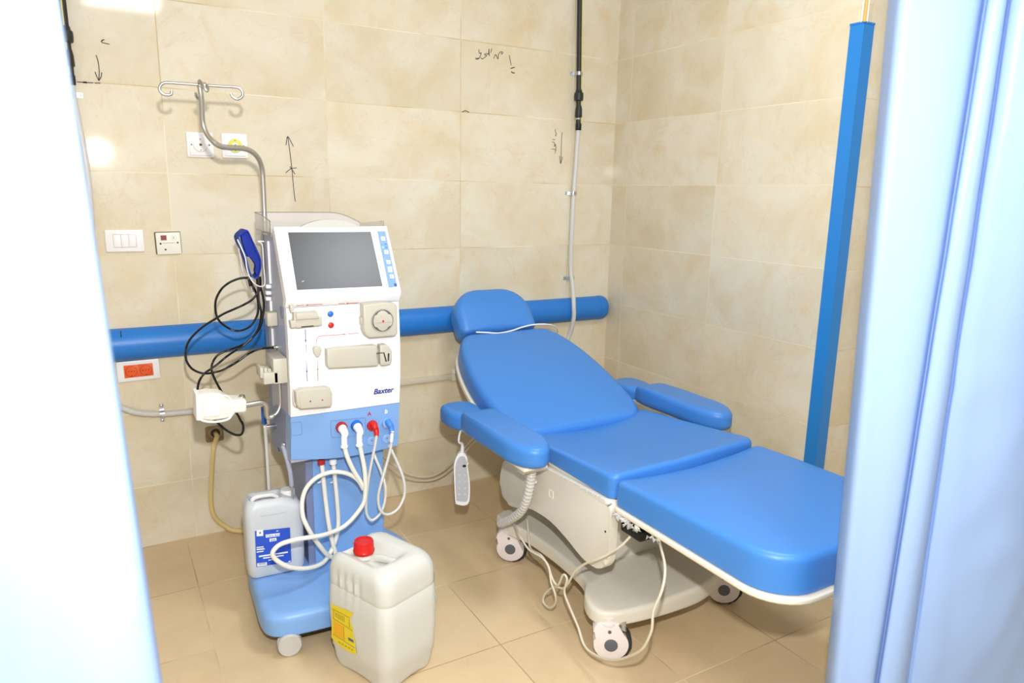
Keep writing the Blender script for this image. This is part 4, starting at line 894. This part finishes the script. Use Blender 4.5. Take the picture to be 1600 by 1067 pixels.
# concentrate wand bracket on the side
bm = B(); w0 = at(413, 668, 1, -.56); w1_ = at(432, 664, 1, -.56)
add_box(bm, (w0.x-.006, -.575, w0.z-.006), (XL+.002, -.555, w0.z+.008), .002); wbk = obj('wand_bracket', bm, ZINC, DM)
tube('wand_handle', [at(411.5, 636, 1, -.56), at(412.5, 655, 1, -.56), at(413, 662, 1, -.56)], .0085, DULLB, wbk, 10, 3)
tube('wand_tube', [at(414, 664, 1, -.57), at(416, 690, 1, -.575), at(419, 740, 1, -.59), at(421, 776, 1, -.60)], .006, PCONC, wbk, 10, 4)
tube('side_wand', [at(442, 696, 1, -.70), at(447, 712, 1, -.705), at(453, 735, 1, -.71), at(456, 758, 1, -.70)], .0075, LAV, DM, 10, 4)
tube('side_wand_tip', [at(456, 758, 1, -.70), at(457, 772, 1, -.695), at(457.5, 783, 1, -.69)], .004, STEEL, DM, 8, 2)
lathe('wand_cap', [(.006, 0), (.008, .004), (.008, .012), (.005, .016)], at(444, 699, 1, -.70), (0, 0, 1), CHROME, DM, 12)
lathe('side_knob', [(.004, 0), (.004, .012), (.007, .014), (.007, .02), (.003, .024)], at(672, 921, 2, .09)+Vector((-.01, .01, 0)), (1, -.5, 0), ZINC, DM, 10)

# ---- hoses of the machine
def hose(nm, pts, ys, r, m, lab, grp=None):
    n = len(pts); P_ = []
    for i, (x, y) in enumerate(pts):
        yy = ys[min(i, len(ys)-1)] if isinstance(ys, list) else ys; P_.append(at(x, y, 1, yy))
    return tube(nm, P_, r, m, n=12, sub=7, label=lab, cat='hose', group=grp, loc=tuple(P_[0]))
hose('dialysate_hose', [(562, 694), (565.5, 712), (569, 730), (571, 750), (571, 765), (568.5, 785), (554.5, 806), (538, 822), (520, 831), (502, 836.5), (480, 840), (462, 843), (440, 849.5), (429, 858), (426, 866), (432, 875), (445, 883), (458, 887), (478, 888), (499, 882.5), (511, 872), (521, 853), (526.5, 835), (528.6, 813), (526.5, 780), (523, 745), (520.8, 724)],
     [-.835]*8+[-.85, -.87, -.88, -.88, -.87, -.87, -.87, -.87, -.87, -.865, -.85, -.82, -.79, -.77, -.765, -.755, -.75, -.748, -.748], .0073, HOSE, 'white hose from the blue-ringed elbow, looping left in front of the small jug', 'white dialysate hoses')
hose('dialysate_hose', [(538.5, 697), (541, 709), (547, 724), (555, 739.5), (563, 752), (569, 762)], [-.835, -.835, -.833, -.83, -.828, -.828], .0073, HOSE, 'short white hose from the red-ringed elbow down to the hose crossing', 'white dialysate hoses')
hose('dialysate_hose', [(568, 764), (561, 752), (551, 743.5), (538, 738.5), (523, 737), (508, 740), (495, 746), (484, 755.5), (476, 768), (472, 785), (473, 805), (479, 821), (489, 838), (499, 852), (511, 866), (522, 871), (524, 864), (519, 845), (513, 815), (507, 765), (503, 724)],
     [-.826, -.825, -.82, -.815, -.81, -.80, -.79, -.785, -.785, -.79, -.80, -.81, -.81, -.81, -.80, -.785, -.78, -.775, -.77, -.76, -.75], .0073, HOSE, 'white hose making the large round loop in front of the blue column', 'white dialysate hoses')
hose('concentrate_hose', [(588.5, 680), (585, 701), (577.7, 737), (574, 764), (572, 785), (573, 803), (580, 812.5), (589, 808), (597, 797), (602, 778), (601.7, 758), (595.5, 737), (586.6, 715.5), (582, 702)], [-.822]*3+[-.825]*6+[-.82, -.815, -.80, -.785, -.77], .0048, HOSEC, 'thin clear hose looping down from the red concentrate plug', 'thin clear concentrate hoses')
hose('concentrate_hose', [(612, 678), (610.6, 699), (602.6, 730), (595.5, 755), (591, 776), (593, 794), (601, 803), (612, 802), (624, 792), (632, 772.5), (631, 751), (624, 730), (613, 706), (607, 694)], [-.822]*3+[-.83]*6+[-.82, -.815, -.80, -.785, -.77], .0048, HOSEC, 'thin clear hose looping down from the blue concentrate plug', 'thin clear concentrate hoses')
bm = B(); add_tube(bm, [at(613, 673, 1, -.822), at(611.5, 690, 1, -.822)], .0062, 10, 0); obj('hose_sleeve', bm, WHITE, label='short white sleeve on the thin hose below the blue plug', cat='hose sleeve', loc=tuple(at(612, 680, 1, -.822)))

# ---- blood pressure cuff, its wire holder and black cables
YC = -.52
t = BC = thing('pressure_cuff', 'rolled navy blue blood pressure cuff hanging at the left side of the machine', 'blood pressure cuff', at(393, 400, 1, YC))
def q(px, py, d=0): return at(px, py, 1, YC+d)
op = [(382, 359), (388, 360.5), (395, 375), (403, 392), (408, 405), (408.5, 418), (405.5, 430), (401, 435.5), (394, 433), (388.5, 420), (384, 405), (379, 390), (374, 381), (371.5, 372), (374, 366)]
P_ = smooth_path([q(x, y) for x, y in op+[op[0]]], 4)[:-1]; cm = sum(P_, Vector())/len(P_)
bm = B(); ringsO = []
dpt = Vector((-.0, .075, 0)); n = len(P_)
def inset(p, s):
    return cm+(p-cm)*s
rings = []
for i in range(n):
    p = P_[i]; nn = (p-cm).normalized(); a, b = p, p-nn*.006
    rings.append([a, a+dpt, b+dpt, b])
R_ = [[bm.verts.new(v) for v in r] for r in rings]
for i in range(n):
    for k in range(4): j = (i+1) % n; kk = (k+1) % 4; bm.faces.new((R_[i][k], R_[j][k], R_[j][kk], R_[i][kk]))
obj('cuff_roll', bm, CUFF, BC)
bm = B(); fp_ = smooth_path([q(x, y, .012) for x, y in ((377, 368), (383, 361), (390, 368), (398, 385), (405, 402), (407, 418), (403, 431), (398.5, 424), (399.5, 414), (391, 402), (387, 401), (383, 390), (379, 379), (377, 368))], 3)[:-1]
add_prism(bm, [(p.x, p.z) for p in fp_], (0, fp_[0].y, 0), (1, 0, 0), (0, 0, 1), (0, .03, 0)); obj('cuff_inner_fold', bm, CUFF, BC)
bm = B(); add_tube(bm, [q(x, y, -.003) for x, y in ((373, 370), (376, 382), (383, 397), (387, 412), (391, 426), (397, 434.5), (402, 434))], .0022, 8, 5); obj('cuff_trim', bm, CUFF2, BC)
bm = B(); add_tube(bm, [q(x, y, -.006) for x, y in ((371, 374), (377, 387), (383.5, 403), (386, 420), (392, 436), (402, 446), (411, 447), (414, 440), (412, 415), (411, 395), (409, 381), (403, 377))]+[Vector((XL-.001, YC-.01, q(403, 377).z))], .0021, 8, 6); add_tube(bm, [q(x, y, .05) for x, y in ((373, 388), (379, 420), (386, 436), (395, 446))], .0019, 8, 6)
obj('cuff_holder', bm, WPLATE, DM)
def ccab(pts, ys, lab): 
    P_ = [at(x, y, 1, ys[int(i*len(ys)/len(pts))]) for i, (x, y) in enumerate(pts)]
    return tube('cuff_tube', P_, .0038, BLACKC, n=8, sub=7, label=lab, cat='cuff tube', group='black cuff tubes', loc=tuple(P_[0]))
CY = [-.50, -.46, -.42, -.44, -.48]
ccab([(387.5, 434), (378, 434.5), (368, 437), (356, 443), (345, 453), (337, 470), (337.5, 490), (344, 503), (356, 512), (367, 516.5), (378, 516), (389, 511), (397, 502), (403, 488), (403, 470), (399, 455), (393, 443), (389.5, 432)], CY, 'black tube making the small upper loop below the navy cuff')
ccab([(407, 436), (405.5, 452), (395, 467), (382, 475.5), (368, 482), (350, 490), (335, 499), (319, 509), (304, 522), (294, 535), (290, 550), (292, 565), (302, 577.5), (320, 583.5), (344, 579.5), (360, 571.5), (374, 563), (386, 554), (398, 548), (410, 544.5), (419, 543.5), (428, 543)], [-.50, -.44, -.42, -.46, -.56, -.70], 'black tube making the widest loop and plugging into the machine side')
ccab([(405, 440), (411, 465), (412, 482), (408, 506), (401, 520), (391, 530), (380, 540), (368, 547.5), (354, 557), (341, 568), (330, 576), (320, 583), (313, 592), (309.5, 602), (309.5, 612), (316, 632), (328, 650), (339.5, 660), (348, 668), (358, 675), (369, 679.5), (377, 678.5), (380, 671), (379, 662), (375.5, 656), (370, 646), (355, 626), (347, 613), (341, 603), (335, 591), (331, 580), (331, 570), (338, 557), (349, 550), (362, 545), (378, 539), (390, 532), (400, 520), (406, 506), (408, 488), (404, 468), (403, 440)], [-.50, -.48, -.52, -.58, -.66, -.69, -.66, -.58, -.52, -.48, -.50], 'black double tube hanging down past the white clamp and back up')
bm = B(); add_tube(bm, [at(389.5, 436, 1, -.505), at(392, 447, 1, -.505)], .0058, 10, 0); obj('tube_joint', bm, BLACK, BC)
bm = B(); add_tube(bm, [at(392.5, 449, 1, -.507), at(394.5, 456, 1, -.507)], .0048, 10, 0); obj('tube_coupling', bm, STEEL, BC)
bm = B(); add_tube(bm, [at(404, 432, 1, -.505), at(404.5, 444, 1, -.505)], .009, 10, 0); obj('tube_joint', bm, BLACK, BC)

# ------------------------------------------------------------------ jugs
def jug_rings(spec, n=7):
    out = []
    for z, hx, hy, r in spec:
        out.append([Vector((x, y, z)) for x, y in rrect(-hx, -hy, hx, hy, r, n)])
    return out
def ddens(o, step): return dens(o, step)
def build_jug(name, spec, M, mat_, parent, f, inner=10):
    rings = []; 
    N_ = None
    for z, hx, hy, r in spec:
        o = rrect(-hx, -hy, hx, hy, r, 7); rings.append(o)
    # densify consistently: subdivide the four straight runs
    def sub(o):
        out = []; m = len(o)//4
        for s in range(4):
            seg = o[s*m:(s+1)*m]; out += seg; a = seg[-1]; b = o[((s+1)*m) % len(o)]
            for k in range(1, 20): out.append((a[0]+(b[0]-a[0])*k/20, a[1]+(b[1]-a[1])*k/20))
        return out
    R3 = [[Vector((x, y, z)) for x, y in sub(o)] for o, (z, *_1) in zip(rings, spec)]
    top = R3[-1]; zt = spec[-1][0]
    for s in range(1, inner): R3.append([Vector((p.x*(1-s/inner), p.y*(1-s/inner), zt)) for p in top])
    for r in R3:
        for p in r:
            d = f(p.x, p.y, p.z); p.x += d[0]; p.y += d[1]; p.z += d[2]
    bm = B(); loft(bm, [[M @ p for p in r] for r in R3]); return obj(name, bm, mat_, parent)
def sm(a, b, x):
    t_ = max(0, min(1, (x-a)/(b-a))); return t_*t_*(3-2*t_)
JC = Vector((-1.658, -1.122, 0)); ang = math.radians(21.8)
MJ = Matrix.Translation(JC) @ Matrix.Rotation(ang, 4, 'Z')
t = BJ = thing('big_jerrycan', 'large white plastic jerrycan with a red screw cap and torn yellow label on the floor', 'jerrycan', JC)
HX, HY = .1065, .130; H = .372
spec = [(0.0, HX-.020, HY-.020, .03), (.004, HX-.013, HY-.013, .034), (.03, HX-.006, HY-.006, .036), (.062, HX-.003, HY-.003, .036), (.070, HX, HY, .036), (.10, HX, HY, .036), (.16, HX, HY, .036), (.22, HX, HY, .036), (.268, HX, HY, .036), (.271, HX-.0014, HY-.0014, .036), (.274, HX, HY, .036), (.285, HX, HY, .036), (.30, HX, HY, .037), (.315, HX, HY, .038), (.330, HX-.001, HY-.001, .04), (.346, HX-.005, HY-.005, .042), (.358, HX-.012, HY-.012, .042), (.367, HX-.022, HY-.022, .040), (H, HX-.036, HY-.036, .034)]
def fj(x, y, z):
    dz = 0; dx = 0; dy = 0
    if z > .335:
        k = sm(.335, H, z)
        trough = math.exp(-((x+.020)/.046)**4)*sm(-.080, -.040, y)
        dz -= .034*trough*k
        if y > .085: dz -= .006*trough*k
    if .10 < z < .27:
        b = .004*math.sin(PI*(z-.10)/.17); dx += (b if x > .09 else -b if x < -.09 else 0); dy += (b if y > .115 else -b if y < -.115 else 0)
    if .255 < z < .335 and x < -.095:    # vertical grip ribs on the left face
        dx += .004*math.sin(PI*(z-.255)/.08)*math.sin(y*190)*(1-sm(.05, .07, abs(y-.02)))
    if z < .03:                           # feet: bottom edge arched up between the corners
        ax_ = max(0, 1-(abs(x)/(HX*.55))**2) if abs(y) > HY-.06 else 0; ay_ = max(0, 1-(abs(y)/(HY*.55))**2) if abs(x) > HX-.05 else 0
        dz += .008*max(ax_, ay_)*(1-z/.03)
    return dx, dy, dz
jb = build_jug('jug_body', spec, MJ, JUGW, BJ, fj)
cpj = MJ @ Vector((-.026, .048, 0)); zc = .346
lathe('neck', [(.027, -.006), (.030, 0), (.027, .008), (.026, .020)], (cpj.x, cpj.y, zc), (0, 0, 1), JUGW, BJ, 28)
bm = B(); nn_ = 48; prof = [(.0295, .010), (.0305, .012), (.0315, .019), (.0292, .022), (.0288, .045), (.027, .049), (.021, .0495), (.0205, .047), (.001, .047)]
rings = []
for r_, z_ in prof: rings.append([Vector((cpj.x+(r_+(.0007 if (k % 2 and .02 < z_ < .043) else 0))*math.cos(2*PI*k/nn_), cpj.y+(r_+(.0007 if (k % 2 and .02 < z_ < .043) else 0))*math.sin(2*PI*k/nn_), zc+z_)) for k in range(nn_)])
loft(bm, rings); obj('screw_cap', bm, RED, BJ)
hp = [MJ @ Vector(v) for v in ((-.020, .020, .334), (-.017, .010, .346), (-.014, -.008, .352), (-.010, -.045, .356), (-.010, -.070, .356), (-.010, -.085, .348))]
bm = B(); add_tube(bm, hp, .010, 12, 6, flat=1.2); obj('carry_handle', bm, JUGW, BJ)
# torn yellow label on the left face
nrm = (MJ.to_3x3() @ Vector((-1, 0, 0))); lx = (MJ.to_3x3() @ Vector((0, -1, 0)))
fo = MJ @ Vector((-HX-.0042, 0, 0))
def JL(px, py, d=0): return onpl(px, py, fo+nrm*d, nrm)
def jpoly(bm, pts, d0, d1):
    vs = [JL(x, y, d0) for x, y in pts]; b = bmesh.new(); a = [b.verts.new(v) for v in vs]; c_ = [b.verts.new(v+nrm*(d1-d0)) for v in vs]; n = len(vs)
    for i in range(n): b.faces.new((a[i], a[(i+1) % n], c_[(i+1) % n], c_[i]))
    b.faces.new(a[::-1]); b.faces.new(c_); merge(bm, b)
jx = lambda x, y: (501.5+x/7.79, 930+y/7.79)
bm = B(); jpoly(bm, [jx(*p) for p in ((118, 88), (150, 120), (270, 160), (390, 215), (375, 260), (350, 285), (385, 400), (410, 560), (430, 725), (330, 680), (200, 590), (130, 510), (138, 300), (130, 160))], 0, .0012); jl = obj('yellow_label', bm, LABY, BJ)
bm = B(); jpoly(bm, [jx(*p) for p in ((155, 300), (275, 380), (280, 560), (155, 470))], .0012, .0015); obj('orange_field', bm, LABO, jl)
bm = B()
for a_, b2 in (((140, 165), (350, 275)), ((150, 280), (385, 430)), ((145, 470), (410, 640)), ((275, 380), (285, 560)), ((345, 285), (350, 390)), ((155, 165), (155, 285))):
    u = Vector((b2[0]-a_[0], b2[1]-a_[1])).normalized(); v = Vector((-u.y, u.x))*4
    jpoly(bm, [jx(a_[0]-v.x, a_[1]-v.y), jx(b2[0]-v.x, b2[1]-v.y), jx(b2[0]+v.x, b2[1]+v.y), jx(a_[0]+v.x, a_[1]+v.y)], .0012, .0016)
for k in range(6):
    x_ = 175+k*20; jpoly(bm, [jx(x_, 205+k*10), jx(x_+10, 212+k*10), jx(x_+12, 270+k*12), jx(x_+2, 262+k*12)], .0012, .0015)
for k in range(5): jpoly(bm, [jx(215+38*k, 560+22*k), jx(240+38*k, 575+22*k), jx(240+38*k, 590+22*k), jx(215+38*k, 575+22*k)], .0012, .0015)
obj('label_print', bm, LABD, jl)
bm = B(); jpoly(bm, [jx(*p) for p in ((330, 510), (395, 545), (400, 580), (335, 545))], .0012, .0016); obj('label_mark', bm, HUBG, jl)

# small jug on the machine base
SJ = Vector((-1.873, -.655, .137)); MS = Matrix.Translation(SJ) @ Matrix.Rotation(math.radians(-3), 4, 'Z')
t = SJT = thing('small_jerrycan', 'small frosted grey jerrycan with a royal blue label standing on the machine base', 'jerrycan', SJ)
hx, hy, h = .092, .056, .270
spec = [(0, hx-.016, hy-.014, .02), (.003, hx-.008, hy-.007, .024), (.016, hx-.001, hy-.001, .026), (.06, hx, hy, .026), (.12, hx, hy, .026), (.19, hx, hy, .026), (.225, hx, hy, .026), (.244, hx-.003, hy-.003, .028), (.258, hx-.008, hy-.009, .028), (.268, hx-.016, hy-.017, .026), (h, hx-.026, hy-.026, .02)]
def fs(x, y, z):
    k = sm(.20, h, z); tr = math.exp(-((y+.002)/.026)**4)*sm(-.072, -.055, x)*(1-sm(.012, .03, x))
    dz = -.030*tr*sm(.235, h, z)
    dz -= .018*k*sm(.02, .08, x)
    return 0, 0, dz
build_jug('jug_body', spec, MS, JUGG, SJT, fs)
lathe('screw_cap', [(.021, 0), (.0235, .002), (.0235, .020), (.0215, .024), (.006, .0245)], MS @ Vector((.052, .004, .252)), (0, 0, 1), WHITE, SJT, 32)
bm = B(); add_tube(bm, [MS @ Vector(v) for v in ((-.066, -.004, .244), (-.060, -.006, .262), (-.044, -.008, .270), (-.015, -.008, .270), (.002, -.008, .268), (.016, -.006, .256), (.020, -.004, .244))], .0078, 12, 6); obj('carry_handle', bm, WPLATE, SJT)
bm = B(); add_box(bm, (-.045, -hy-.002, .222), (.035, -hy+.004, .2245), .001, M=MS); obj('mould_line', bm, JUGG, SJT)
lnr = MS.to_3x3() @ Vector((0, -1, 0)); lo_ = MS @ Vector((0, -hy-.0006, 0))
def LP(px, py, d=0): return onpl(px, py, lo_+lnr*d, lnr)
def lpoly(bm, pts, d0, d1):
    vs = [LP(x, y, d0) for x, y in pts]; b = bmesh.new(); a = [b.verts.new(v) for v in vs]; c_ = [b.verts.new(v+lnr*(d1-d0)) for v in vs]; n = len(vs)
    for i in range(n): b.faces.new((a[i], a[(i+1) % n], c_[(i+1) % n], c_[i]))
    b.faces.new(a[::-1]); b.faces.new(c_); merge(bm, b)
sx_ = lambda x, y: (395+x/15.24, 820+y/15.24)
bm = B(); lpoly(bm, [sx_(*p) for p in ((50, 150), (885, 60), (920, 875), (85, 1000))], 0, .0010); sl = obj('blue_label', bm, LABB, SJT)
bm = B()
for poly in (((90, 125), (245, 115), (248, 260), (90, 272)), ((305, 232), (645, 192), (648, 262), (310, 305)), ((398, 328), (562, 308), (564, 378), (400, 402)), ((90, 528), (255, 510), (255, 532), (90, 550)), ((90, 570), (280, 555), (280, 582), (90, 602)), ((92, 635), (258, 612), (258, 634), (92, 660)),
             ((145, 735), (835, 632), (838, 662), (145, 770)), ((245, 780), (735, 712), (735, 738), (245, 808)), ((375, 828), (500, 808), (500, 832), (375, 852)), ((105, 915), (335, 885), (337, 960), (105, 988)), ((850, 860), (900, 850), (900, 872), (850, 882)), ((560, 140), (610, 132), (610, 148), (560, 156))):
    lpoly(bm, [sx_(*p) for p in poly], .0010, .0014)
obj('white_text_boxes', bm, WPRINT, sl)
ux_ = (LP(*sx_(645, 228))-LP(*sx_(305, 268))).normalized(); uz_ = (LP(*sx_(305, 232))-LP(*sx_(310, 305))).normalized()
for s_, pos, size in (('Citric Acid', (325, 290), .0098), ('50%', (425, 392), .0098)):
    b_ = text_bm(s_, size, LP(*sx_(*pos), .0016), ux_, uz_, .0002); obj('label_lettering', b_, NAVY, sl)
bm = B()
for k in range(11):
    x_ = 140+k*16; lpoly(bm, [sx_(x_, 912-k*2), sx_(x_+8, 911-k*2), sx_(x_+8, 958-k*2), sx_(x_, 959-k*2)], .0014, .0017)
lpoly(bm, [sx_(150, 175), sx_(190, 165), sx_(195, 205), sx_(155, 215)], .0014, .0017)
obj('barcode', bm, GINK, sl)
bm = B(); lp = MS @ Vector((-.022, -hy*.45, .258)); add_lathe(bm, [(.003, 0), (.003, .0015)], LP(421.5, 795)+Vector((0, .006, .0)), lnr, 8); obj('ink_spot', bm, NAVY, SJT)

# ------------------------------------------------------------------ curtains
def catm(vals, t_):
    n = len(vals)-1; x = max(0, min(n-1e-6, t_*n)); i = int(x); f = x-i
    g = lambda k: vals[max(0, min(n, k))]
    a, b, c_, d = g(i-1), g(i), g(i+1), g(i+2)
    return .5*((2*b)+(c_-a)*f+(2*a-5*b+4*c_-d)*f*f+(3*b-a-3*c_+d)*f**3)
def curtain(nm, keys, ypl, lab, m, nu=150, nv=60, ztop=CEIL-.02, zbot=.06, wr=1.0, seed=0, wrf=None):
    """keys: (px at frame top, px at frame bottom, depth offset at top, at bottom)"""
    kx = [(at(a, 0, 1, ypl+c_), at(b, 1067, 1, ypl+d), c_, d) for a, b, c_, d in keys]
    z1 = kx[0][0].z; z0 = kx[0][1].z; bm = B(); g = []
    tX = [k[0].x for k in kx]; bX = [k[1].x for k in kx]; tY = [k[2] for k in kx]; bY = [k[3] for k in kx]
    for j in range(nv+1):
        z = zbot+(ztop-zbot)*j/nv; s = (z-z0)/(z1-z0); sc_ = max(-.4, min(1.5, s)); row = []
        for i in range(nu+1):
            u = i/nu; x = catm(bX, u)+(catm(tX, u)-catm(bX, u))*sc_; y = ypl+catm(bY, u)+(catm(tY, u)-catm(bY, u))*max(0, min(1, s))
            w_ = wr*(wrf(u, s) if wrf else 1)
            y += w_*(.010*noise.noise(Vector((x*5+seed, z*3.1, seed)))+.006*noise.noise(Vector((x*13+seed, z*9, seed+3)))+.012*abs(noise.noise(Vector((x*6-z*2.2+seed, z*4.5+x*3, seed+7)))))
            row.append(bm.verts.new((x, y, z)))
        g.append(row)
    for j in range(nv):
        for i in range(nu): bm.faces.new((g[j][i], g[j][i+1], g[j+1][i+1], g[j+1][i]))
    o = obj(nm, bm, m, label=lab, cat='curtain', loc=(kx[0][1].x, ypl, zbot))
    for p in o.data.polygons: p.use_smooth = True
    a = o.data.attributes.get('sharp_edge')
    if a: o.data.attributes.remove(a)
    s_ = o.modifiers.new('thickness', 'SOLIDIFY'); s_.thickness = .0015
    return o
curtain('vinyl_curtain', [(1393, 1298, .075, .075), (1388, 1290, .055, .055), (1396, 1296, .02, .02), (1408, 1308, -.006, -.006), (1440, 1330, -.030, -.026), (1492, 1350, -.062, -.045), (1528, 1362, -.078, -.052), (1541, 1368, -.072, -.045), (1545, 1374, -.092, -.060), (1562, 1398, -.108, -.078), (1573, 1412, -.112, -.078), (1577, 1418, -.104, -.058), (1582, 1428, -.120, -.066), (1610, 1470, -.145, -.095), (1680, 1560, -.185, -.145), (1780, 1660, -.21, -.17)],
    -2.17, 'pale blue vinyl curtain hanging in long folds at the right edge', CURT, wr=1.0, seed=4, nu=220, nv=90, wrf=lambda u, s: .10+.9*sm(.74, .9, u)*(1-.5*max(0, min(1, s))))
curtain('vinyl_curtain', [(90, 252, .02, .03), (84, 246, -.002, 0), (60, 215, -.014, -.014), (0, 150, -.018, -.018), (-80, 60, .0, -.004), (-180, -60, .02, .015), (-300, -180, -.01, -.01), (-420, -320, .015, .01), (-560, -470, -.01, 0)],
    -2.15, 'pale blue vinyl curtain brightly lit at the left edge', CURT, wr=.5, seed=11, nu=110, nv=70)
